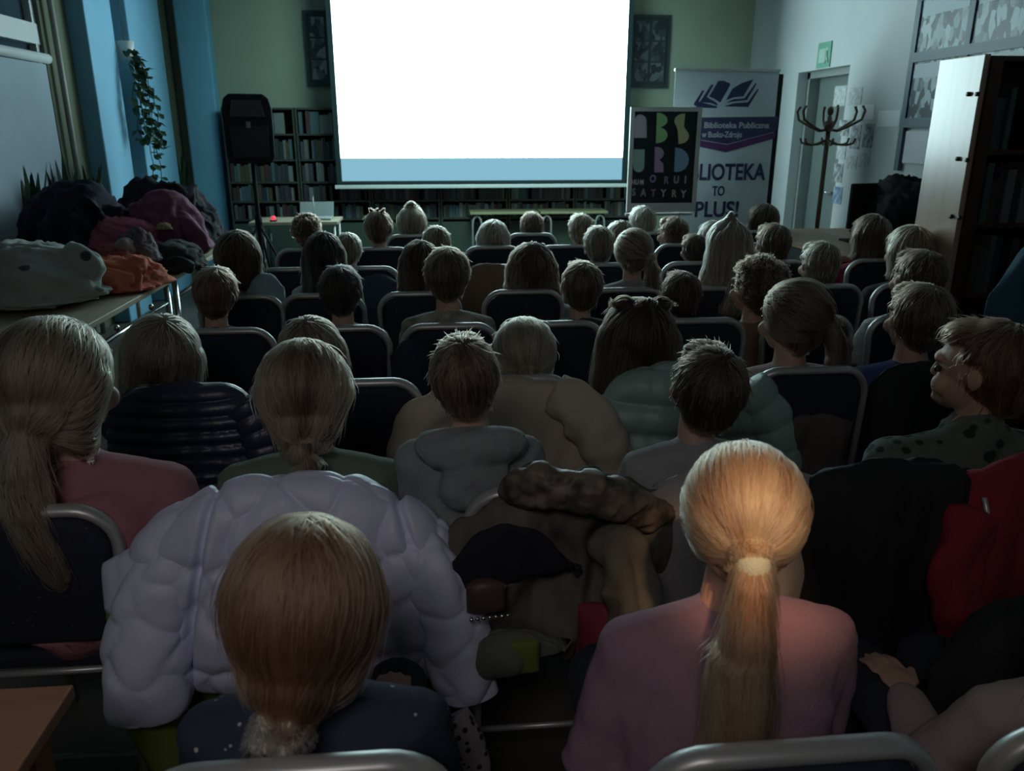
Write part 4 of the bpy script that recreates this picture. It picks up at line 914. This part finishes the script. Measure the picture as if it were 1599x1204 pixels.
# --- front row and the bench before it
for a in [
 ('child with dishevelled dark hair before the small grey desk', 480, 335, 44, 'curly', 'brown', 'dark', 0, -15, 0, 478, 5.5),
 ('child with tufted hair and pale collar before the screen corner', 590, 329, 47, 'tuft', 'brown', 'beige', 0, 0, 0, 592, 5.5),
 ('child with pale blond bob in front of the folding table', 770, 348, 47, 'bob', 'pale', 'dark', 0, 0, 0, 770, 5.5),
 ('boy with tousled blond hair at the end of the folding table', 907, 333, 44, 'short', 'blond', 'dark', 0, 8, 0, 890, 5.5),
 ('child with fluffy curly blonde hair behind the side-tailed head', 968, 358, 44, 'wavy', 'pale', 'lightblue', 0, 0, 0, 975, 5.5),
 ('boy with short brown hair and lit cheek under the PLUS lettering', 1051, 338, 44, 'short', 'brown', 'dark', 0, 35, 0, 1062, 5.5),
 ('child with pale green-lit hair beside the blonde cone of hair', 1112, 352, 42, 'bob', 'pale', 'dark', 0, 0, 0, 1140, 5.5),
 ('child with topknot and bright hair rim beside the tufted head', 643, 341, 48, 'topknot', 'dblond', 'dark', 0, 0, 0, 643, 6.2),
 ('child mostly hidden behind the loose wavy hair', 830, 361, 40, 'short', 'brown', 'dark', 0, 0, 0, 830, 6.2),
 ('fair-haired child just below the black poster', 1003, 331, 46, 'short', 'pale', 'dark', 0, 0, 0, 1003, 6.2),
 ('dark-haired child at the foot of the white banner', 1190, 332, 46, 'bob', 'darkbrown', 'dark', 0, 18, 0, 1192, 6.2)]:
    person(a[0], a[1], a[2], a[3], a[10+1], a[4], H[a[5]], T[a[6]], pitch=a[7], yaw=a[8], roll=a[9], chx=a[10], rad=.002)
person('child at the picture edge, only a pale sleeve and shoulder showing', 1752, 900, 205, .85, 'long', H['light'], T['palepink'], chx=1755, n=2000, rad=.0008)
# ================================================================== COATS OVER CHAIRS
_qc = {}
def quilt_cells(U, V_, cell, seed, amp):
    if (cell, seed) not in _qc:
        r = np.random.RandomState(seed); k = int(1.4/cell)
        _qc[(cell, seed)] = np.array([((i+.5*(j % 2)+r.uniform(-.15, .15))*cell-.7, (j+r.uniform(-.15, .15))*cell*.85-.1) for i in range(k+1) for j in range(int(1.3/cell/.85)+1)])
    pts = _qc[(cell, seed)]
    U = U + .018*np.sin(V_*38+seed); V_ = V_ + .012*np.sin(U*42)
    D = np.sqrt((U[..., None]-pts[:, 0])**2+(V_[..., None]-pts[:, 1])**2); D = np.partition(D, 1, axis=-1)
    e = (D[..., 1]-D[..., 0])/cell; return amp*np.clip(e*2.6, 0, 1)**.5
def baffle(U, V_, h, amp): return amp*np.sqrt(np.abs(np.sin(np.pi*V_/h)))
def fold_noise(U, V_, seed, amp, fx=9, fz=3):
    out = np.zeros_like(U)
    for idx in np.ndindex(U.shape): p = Vector((U[idx]*fx, seed, V_[idx]*fz)); out[idx] = noise.noise(p)+.45*noise.noise(p*2.6)
    return out*amp
def bag(name, m, parent, hw, ztop, zbot, thick, quilt=None, y0=0.0, nu=72, nv=84, seed=1, fold=.012, fx=9, fz=3, power=2.4, cx=0.0, lean=0.0, sq=.82):
    """cloth hanging over a chair back: closed loop cross-sections; ztop(u), zbot(u) with u in -1..1; hw half width"""
    us = np.linspace(-1, 1, nu); th = np.linspace(0, 2*math.pi, nv, endpoint=False)
    U, TH = np.meshgrid(us, th, indexing='ij'); zt = ztop(U); zb = zbot(U); zc = (zt+zb)/2; hz = (zt-zb)/2
    e = (1-np.abs(U)**power).clip(0, 1)**.5; e = np.maximum(e, .12)
    sg = lambda a, p: np.sign(a)*np.abs(a)**p
    X = U*hw; Z = zc+hz*sg(np.cos(TH), .75)*(sq+(1-sq)*np.maximum(e, .5)); Yl = thick*e*sg(np.sin(TH), .8)
    q = fold_noise(U*hw, Z+.3*np.sign(np.sin(TH)), seed, fold, fx, fz)
    if quilt is not None: q = q+quilt(U*hw, Z)
    NY = -np.sign(-np.sin(TH)); nz = np.cos(TH)**3
    Y = y0+Yl+np.sin(TH)*q*1.6+lean*(Z-zt); Z2 = Z+nz*q
    X2 = X+np.sign(U)*np.abs(U)**8*q*.8
    V = np.stack([X2+cx, Y, Z2], -1).reshape(-1, 3)
    F = [(i*nv+j, i*nv+(j+1) % nv, (i+1)*nv+(j+1) % nv, (i+1)*nv+j) for i in range(nu-1) for j in range(nv)] + [tuple(reversed(range(nv))), tuple(range((nu-1)*nv, nu*nv))]
    return MB().add(V, F).build(name, m, parent, True)
def sleeve(name, m, parent, pts, radii, quilt=None, n=36, k=60, seed=2, fold=.008, flat=.8):
    pts = [Vector(p) for p in pts]
    # catmull resample
    def cr(P, s):
        i = min(int(s), len(P)-2); f_ = s-i; p0, p1, p2, p3 = P[max(i-1, 0)], P[i], P[i+1], P[min(i+2, len(P)-1)]
        return .5*((2*p1)+(p2-p0)*f_+(2*p0-5*p1+4*p2-p3)*f_*f_+(3*p1-p0-3*p2+p3)*f_**3)
    PP = [cr(pts, i*(len(pts)-1)/(k-1)) for i in range(k)]; RR = np.interp(np.linspace(0, len(radii)-1, k), range(len(radii)), radii)
    V = []; prev = None; L = 0
    for i, p in enumerate(PP):
        t = (PP[min(i+1, k-1)]-PP[max(i-1, 0)]).normalized(); L += (PP[i]-PP[i-1]).length if i else 0
        if prev is None: u = t.cross(Vector((0, 1, 0))); u = u.normalized() if u.length > .1 else Vector((1, 0, 0))
        else: u = (prev-t*prev.dot(t)).normalized()
        prev = u; w = t.cross(u); end = min(1, (min(i, k-1-i)/3.0)*.6+.4)
        for j in range(n):
            a = 2*math.pi*j/n; q = noise.noise(Vector((L*14, math.cos(a)*1.3+seed, math.sin(a)*1.3)))*fold
            if quilt: q += float(quilt(np.array([[a*RR[i]]]), np.array([[L]]))[0, 0])
            r = (RR[i]+q)*end; V.append(p+u*(math.cos(a)*r)+w*(math.sin(a)*r*flat))
    F = [(i*n+j, i*n+(j+1) % n, (i+1)*n+(j+1) % n, (i+1)*n+j) for i in range(k-1) for j in range(n)] + [tuple(reversed(range(n))), tuple(range((k-1)*n, k*n))]
    return MB().add([tuple(v) for v in V], F).build(name, m, parent, True)
def shiny(name, c, rough=.42): return mat('nylon_'+name, c, rough, bump=.25, bs=120, spec=.6)
lil = shiny('lilac', (.66, .69, .88), .5)
# lilac quilted coat over the chair of the child with the low braid
x0 = xz(448, .85, 1.6); t = thing('quilted_coat', 'big lilac quilted puffer coat draped over a chair behind the navy-topped child', 'coat', (x0, 1.6, 0))
def q1(U, V_):
    q = quilt_cells(U, V_, .150, 4, .0125)
    for xs, sl in ((-.17, .22), (.24, -.30)): q = q-.020*np.exp(-((U-xs-sl*(V_-.8))/.009)**2)
    return q
bag('coat_body', lil, t, .40, lambda u: .885-.135*np.abs(u)**2.4, lambda u: .36-.02*u, .085, q1, y0=-.01, seed=3, fold=.010, nu=170, nv=170, cx=.01, power=3.2, sq=.35)
P = [(.24, -.03, .74), (.305, -.06, .68), (.345, -.08, .58), (.368, -.10, .47), (.378, -.11, .38)]
sleeve('sleeve', lil, t, P, [.045, .062, .070, .068, .058], lambda U, V_: quilt_cells(U, V_, .13, 6, .011), n=56, k=100, seed=3)
P = [(-.20, -.03, .73), (-.27, -.05, .67), (-.300, -.07, .57), (-.312, -.09, .48), (-.318, -.10, .38)]
sleeve('sleeve', lil, t, P, [.05, .070, .080, .082, .078], lambda U, V_: quilt_cells(U, V_, .13, 7, .011), n=56, k=100, seed=1)
t2 = thing('polka_cuff_sleeve', 'pale sleeve cuff with dark dots poking out by the lilac coat', 'sleeve', (x0, 1.6, 0))
sleeve('cuff', mat_spots('polka_cloth', (.42, .38, .40), (.04, .04, .06), 55, .30), t2, [(.335, -.20, .40), (.36, -.22, .36), (.385, -.23, .30), (.39, -.24, .22)], [.045, .05, .042, .02], fold=.006)
t3 = thing('lime_jacket', 'lime green jacket hanging beneath the lilac coat beside the empty dotted chair', 'jacket', (x0, 1.6, 0))
bag('jacket_body', mat('lime_cloth', (.18, .22, .04), .8, bump=.3, bs=100), t3, .30, lambda u: .62+0*u, lambda u: .10+0*u, .05, None, y0=.07, seed=12, fold=.02)
sleeve('sleeve', mat('lime_cloth', (.18, .22, .04), .8), t3, [(-.30, -.02, .74), (-.36, -.03, .60), (-.37, -.05, .45), (-.30, -.10, .26), (-.27, -.10, .12)], [.03, .035, .04, .045, .03], fold=.012)
# navy baffled puffer on a fifth row chair
nv_ = shiny('navy', (.035, .045, .085), .36); x0 = xz(285, .82, 2.45)
t = thing('puffer_coat', 'navy puffer coat with narrow horizontal baffles over a fifth-row chair', 'coat', (x0, 2.45, 0))
bag('coat_body', nv_, t, .235, lambda u: .84-.05*np.abs(u)**2.5, lambda u: .34+0*u, .065, lambda U, V_: baffle(U, V_, .044, .014), y0=0, seed=5, fold=.006, nu=80, nv=200)
sleeve('sleeve', nv_, t, [(.18, -.02, .78), (.235, -.04, .66), (.245, -.05, .5), (.235, -.06, .36)], [.05, .05, .046, .04], lambda U, V_: baffle(U, V_, .05, .010), k=90)
# mint puffer
mt_ = shiny('mint', (.28, .42, .37), .45); x0 = xz(1060, .82, 2.45)
t = thing('puffer_coat', 'mint green puffer coat spread over the chair beside the cream fleece coat', 'coat', (x0, 2.45, 0))
bag('coat_body', mt_, t, .30, lambda u: .855-.10*np.abs(u)**3, lambda u: .30+0*u, .06, lambda U, V_: baffle(U, V_+.06*U, .105, .024), y0=0, seed=9, fold=.010, nu=90, nv=140, sq=.55)
sleeve('sleeve', mt_, t, [(.22, -.03, .80), (.31, -.05, .68), (.36, -.06, .54), (.37, -.07, .38)], [.06, .06, .055, .045], lambda U, V_: baffle(U, V_, .09, .014), k=70)
# cream coat
x0 = xz(800, .82, 2.45); cm = mat('cream_fleece', (.50, .43, .34), .95, bump=.5, bs=180)
t = thing('fleece_coat', 'big cream fleece coat draped over the chair of the child with low bun', 'coat', (x0, 2.45, 0))
bag('coat_body', cm, t, .34, lambda u: .834-.09*np.abs(u)**2.2, lambda u: .40+0*u, .08, None, y0=-.01, seed=71, fold=.018, fx=6, nu=80, cx=.0, power=3, sq=.55)
sleeve('sleeve', cm, t, [(.12, -.06, .80), (.22, -.09, .74), (.29, -.10, .62), (.34, -.10, .46)], [.06, .085, .085, .07], fold=.02)
sleeve('sleeve', cm, t, [(-.16, -.05, .79), (-.28, -.07, .72), (-.34, -.08, .60), (-.36, -.08, .46)], [.06, .085, .08, .07], fold=.02)
# olive coat with dark fur hood
x0 = xz(868, .86, 1.6); ol = mat('olive_grey_cloth', (.115, .108, .085), .85, bump=.4, bs=150, var=.2, vs=10)
t = thing('winter_coat', 'olive coat with dark lining and crumpled brown hood thrown over a chair', 'coat', (x0, 1.6, 0))
bag('coat_body', ol, t, .265, lambda u: .875-.09*np.abs(u-.2)**2, lambda u: .42+.06*u, .07, None, y0=-.0, seed=21, fold=.045, fx=11, fz=4, nu=70, sq=.6)
bag('dark_lining', mat('black_lining', (.010, .012, .022), .9), t, .155, lambda u: .80-.14*(u-.0)**2, lambda u: .655+.03*u, .02, None, y0=-.088, seed=23, fold=.02, cx=-.115)
sleeve('sleeve', ol, t, [(.10, -.08, .78), (.15, -.13, .66), (.14, -.14, .54), (.12, -.13, .40)], [.05, .055, .05, .04], fold=.03)
mb = MB(); r = random.Random(8)
for q in range(60):
    a = q/59; mb.ell((-.09+.31*a, -.035-.07*math.sin(a*3.1), .865+.03*math.sin(a*3.1)-.10*a*a+r.uniform(-.02, .02)), (r.uniform(.03, .048), r.uniform(.03, .045), r.uniform(.026, .04)), 8, 6)
fm = process(mb.mesh(), .008, 2); fm.materials.append(mat('brown_fur', (.045, .040, .030), .55, col2=(.20, .16, .12), vs=22)); fv_ = wrinkle(verts(fm), .012, 4.0, 30); fm.vertices.foreach_set('co', fv_.reshape(-1)); fm.update(); fo = bpy.data.objects.new('hood', fm); put(fo, t)
t = thing('striped_bag', 'pale cloth bag with a lime patch tucked under the olive coat', 'bag', (x0, 1.6, 0))
bag('bag_body', mat('pale_canvas', (.12, .13, .10), .85, bump=.4, bs=120), t, .115, lambda u: .555-.05*u*u, lambda u: .462+.035*u, .03, None, y0=-.125, seed=31, fold=.02, cx=-.10)
bag('lime_patch', mat('lime_patch', (.13, .18, .03), .8), t, .032, lambda u: .55+0*u, lambda u: .465+0*u, .012, None, y0=-.155, seed=32, fold=.006, nu=24, nv=32, cx=-.085)
t = thing('red_cloth', 'dark red cloth hanging behind the olive coat', 'cloth', (x0, 1.6, 0))
bag('cloth_body', mat('wine_cloth', (.20, .02, .045), .85, bump=.4, bs=100), t, .045, lambda u: .60+0*u, lambda u: .44+0*u, .03, None, y0=-.10, seed=35, fold=.02, nu=30, nv=48, cx=.085)
t = thing('beaded_purse', 'small brown purse with bright clasp under the olive coat', 'purse', (x0, 1.6, 0))
bag('purse_body', mat('purse_brown', (.09, .055, .045), .5), t, .042, lambda u: .69-.01*u*u, lambda u: .61+0*u, .02, None, y0=-.13, seed=36, fold=.006, nu=24, nv=32, cx=-.165)
for q in range(7): MB().ell((-.20+.013*q, -.158, .612+.001*q), (.0055,)*3, 8, 6).build('bead', M['chrome'], t, True)
# red coat
x0 = xz(1640, .86, 1.6); t = thing('red_coat', 'dark red coat draped over the chair under the green dotted jacket', 'coat', (x0, 1.6, 0))
rd = mat('dark_red_cloth', (.28, .018, .035), .85, bump=.4, bs=120)
bag('coat_body', rd, t, .345, lambda u: .895-.16*np.abs(u)**2.3, lambda u: .40+0*u, .08, None, y0=-.02, seed=41, fold=.030, fx=7, fz=1.2, sq=.4)
sleeve('sleeve', rd, t, [(-.22, -.07, .78), (-.27, -.10, .64), (-.24, -.12, .50), (-.22, -.13, .40)], [.06, .06, .055, .045], fold=.02)
bk = mat('black_padded_cloth', (.012, .013, .016), .8, bump=.4, bs=100)
t = thing('black_jacket', 'black jacket hanging over the chair between ponytail and red coat', 'jacket', (xz(1385, .83, 1.6), 1.6, 0))
bag('jacket_body', bk, t, .235, lambda u: .878-.05*np.abs(u)**3, lambda u: .30+0*u, .08, None, y0=-.01, seed=45, fold=.02)
MB().tube([(.185, -.085, .81), (.195, -.095, .77), (.19, -.10, .74)], .006, 8).build('zip', M['frame'], t, True)
MB().tube([(.115, -.085, .70), (.118, -.095, .67)], .004, 8).build('zip_puller', M['frame'], t, True)
t = thing('black_jacket', 'black padded jacket below the red coat at the picture corner', 'jacket', (xz(1600, .7, 1.25), 1.22, 0))
bag('jacket_body', bk, t, .20, lambda u: .74-.12*np.abs(u)**2, lambda u: .0+0*u, .10, None, y0=0, seed=47, fold=.02)
t = thing('grey_cardigan', 'grey cardigan over the chair between olive coat and ponytail', 'cardigan', (xz(1150, .83, 1.6), 1.6, 0))
bag('cardigan_body', T['grey'], t, .215, lambda u: .872-.04*np.abs(u)**3, lambda u: .35+0*u, .06, None, y0=0, seed=49, fold=.016)
# grey-pink cloth under the fifth row chair, dark coats
t = thing('folded_scarf', 'dusky pink grey cloth hanging under the back of the chair beside the mint coat', 'cloth', (xz(1275, .7, 2.38), 2.38, 0))
bag('scarf_body', mat('dusky_cloth', (.10, .075, .075), .9, bump=.4, bs=90), t, .13, lambda u: .69-.02*u*u, lambda u: .40+.08*np.abs(u), .03, None, seed=51, fold=.02)
t = thing('black_coat', 'black coat over the chair of the child in royal blue', 'coat', (xz(1455, .82, 2.45), 2.45, 0))
bag('coat_body', bk, t, .21, lambda u: .85-.05*np.abs(u)**3, lambda u: .3+0*u, .06, None, seed=52, fold=.015)
for px, row, col, lab, hw, zt in [(765, 4.7, (.20, .12, .08), 'brown fleece coat over the chair beside the loose wavy hair', .20, .845), (585, 4.62, (.035, .05, .085), 'navy coat over the chair below the blue-topped blond child', .17, .80), (412, 3.98, (.28, .38, .42), 'pale blue padded sleeve beside the dark bobbed child', .09, .93),
                           (640, 3.16, (.02, .025, .05), 'dark navy coat in the gap beside the camouflage top', .08, .78)]:
    t = thing('coat', lab, 'coat', (xz(px, zt, row), row, 0)); bag('coat_body', mat('coat_%d' % px, col, .85, bump=.3, bs=100), t, hw, lambda u: zt-.05*u*u, lambda u: .40+0*u, .06, None, seed=px, fold=.015, nu=40, nv=50)
t = thing('blue_jacket', 'teal blue jacket hung on the dark side of the tall bookcase', 'jacket', (xz(1635, 1.2, 3.5), 3.5, 0))
bag('jacket_body', mat('teal_cloth', (.05, .15, .22), .7, bump=.3, bs=90), t, .22, lambda u: 1.16-.32*np.maximum(-u, 0)**1.2-.08*np.maximum(u, 0), lambda u: .60+0*u, .06, None, seed=61, fold=.02)
# ================================================================== PILES OF COATS
def lump(name, label, m, c, r, seed, rz=0, amp=.20, fq=4.6, hood=None, sl=None, cat='jacket', group='coats piled on the tables', sub=4):
    t = thing(name, label, cat, c, rz, group)
    bm = bmesh.new(); bmesh.ops.create_icosphere(bm, subdivisions=sub+1, radius=1)
    ax = Vector((math.cos(seed*1.7), math.sin(seed*1.7), .5)).normalized()
    for v in bm.verts:
        p = v.co.copy(); w = Vector((noise.noise(p*1.6+Vector((seed, 3, 0))), noise.noise(p*1.6+Vector((seed, 9, 4))), noise.noise(p*1.6+Vector((seed, 1, 7)))))*.55
        pw = p+w; ps = pw-ax*pw.dot(ax)*.72
        q = noise.noise(p*1.4+Vector((seed, 0, 0))); rg = 1-2.6*abs(noise.noise(ps*fq*.62+Vector((0, seed, 0)))); rg2 = 1-2.6*abs(noise.noise(ps*fq*1.7+Vector((0, 0, seed))))
        sh = abs(p.z)**.0
        k = 1+amp*(.9*q+.50*rg+.22*rg2); v.co = Vector((p.x*r[0], p.y*r[1], (abs(p.z)**.8)*(1 if p.z > 0 else -1)*r[2]))*k
        if v.co.z < 0: v.co.z *= .25; v.co.x *= 1.12; v.co.y *= 1.12
    for v in bm.verts: v.co.z += r[2]*.25
    me = bpy.data.meshes.new('fabric'); bm.to_mesh(me); bm.free(); me.polygons.foreach_set('use_smooth', [True]*len(me.polygons)); me.materials.append(m)
    o = bpy.data.objects.new('fabric', me); put(o, t)
    if sl: sleeve('sleeve', m, t, sl[0], sl[1], fold=.02, k=40, n=24, seed=seed)
    if hood:
        hc_, hr, hm = hood; mb = MB(); rr = random.Random(seed)
        for q in range(18): mb.ell([hc_[i]+rr.uniform(-hr, hr)*.5 for i in range(3)], (hr*rr.uniform(.4, .7),)*3, 8, 6)
        hmesh = process(mb.mesh(), hr*.12, 2); hmesh.materials.append(hm); put(bpy.data.objects.new('hood', hmesh), t)
    return t
def on(px, py, z): return tuple(atZ(px, py, z))
def nyl(n, c, **k): return mat('pile_'+n, c, .8, bump=.3, bs=80, spec=.2, **k)
def L_(px, py, Y, z0): P = atY(px, py, Y); return (P.x, Y, z0)
lump('hooded_coat', 'pale patterned hooded coat lying at the near end of the coat pile', mat_spots('pile_pale_pattern', (.36, .38, .35), (.06, .07, .07), 6, .14, 1.0), L_(45, 430, 4.25, .75), (.30, .32, .25), 2, sl=([(.20, -.02, .22), (.30, -.03, .19), (.37, -.05, .14)], [.10, .10, .05]))
lump('yellow_scarf', 'olive yellow scarf beside the pale patterned coat', nyl('olive', (.20, .20, .03)), L_(4, 415, 4.12, .86), (.09, .1, .12), 3, cat='scarf', sub=3)
lump('coral_jacket', 'crumpled coral orange jacket at the table edge', nyl('coral', (.55, .15, .09)), L_(188, 430, 4.62, .75), (.20, .18, .13), 5, amp=.3, sl=([(-.12, -.12, .06), (0, -.17, .09), (.13, -.15, .07)], [.04, .05, .04]))
lump('pink_hat', 'dark pink woolly hat on top of the coral jacket', nyl('rose', (.26, .07, .07)), L_(186, 405, 4.85, .82), (.14, .12, .11), 6, cat='hat', hood=((.05, -.02, .13), .06, nyl('pomgrey', (.22, .18, .18))))
lump('knitted_hat', 'grey violet knitted hat behind the coral jacket', nyl('greyviolet', (.13, .10, .12)), L_(215, 390, 4.95, .84), (.11, .12, .15), 7, cat='hat')
lump('black_coat', 'black coat under the coral jacket and pale coat', nyl('black1', (.015, .015, .018)), L_(118, 440, 4.65, .75), (.22, .22, .12), 8)
lump('pink_jacket', 'dusty pink jacket with pale edge on top of the pile', nyl('pink', (.34, .10, .14)), L_(188, 345, 5.5, .86), (.22, .20, .16), 9, amp=.18, sl=([(-.12, -.14, .06), (.02, -.19, .04), (.16, -.16, .07)], [.025, .028, .025]))
lump('plum_coat', 'long plum purple coat sloping to the table edge', nyl('plum', (.18, .06, .11)), L_(262, 380, 5.75, .75), (.24, .26, .36), 10, amp=.15, sl=([(.10, -.12, .30), (.22, -.16, .20), (.31, -.2, .06)], [.06, .07, .05]))
lump('navy_coat', 'very dark navy coat heaped at the back of the pile', nyl('navyblack', (.014, .014, .028)), L_(122, 330, 5.6, .75), (.31, .34, .40), 11)
lump('black_coat', 'black coat heaped beyond the plum coat', nyl('black2', (.016, .013, .022)), L_(255, 320, 6.35, .75), (.36, .26, .38), 12)
lump('black_jacket', 'black jacket at the far end of the coat pile by the corner pillar', nyl('black3', (.012, .013, .018)), L_(312, 345, 6.35, .75), (.14, .22, .24), 13)
lump('dark_grey_coat', 'charcoal coat hanging over the table edge under the plum coat', nyl('char', (.035, .035, .036)), L_(272, 412, 5.25, .75), (.18, .20, .14), 14, sl=([(-.05, -.16, .04), (.08, -.19, .06), (.17, -.16, .03)], [.04, .05, .04]))
lump('mitten', 'small yellowish mitten on the plum coat', nyl('mustard', (.30, .24, .12)), L_(258, 372, 5.45, .98), (.045, .04, .035), 15, cat='mitten', sub=3)
P = atY(1415, 300, 5.55)
lump('black_coat', 'black coat thrown over the office desk by the birch bookcase', nyl('black4', (.012, .013, .016)), (P.x-.03, 5.5, .82), (.25, .32, .36), 16, group='coats on the desk')
lump('dark_brown_coat', 'dark brown coat under the black one on the desk', nyl('dkbrown', (.05, .025, .022)), (P.x+.05, 5.25, .82), (.22, .22, .20), 17, group='coats on the desk')
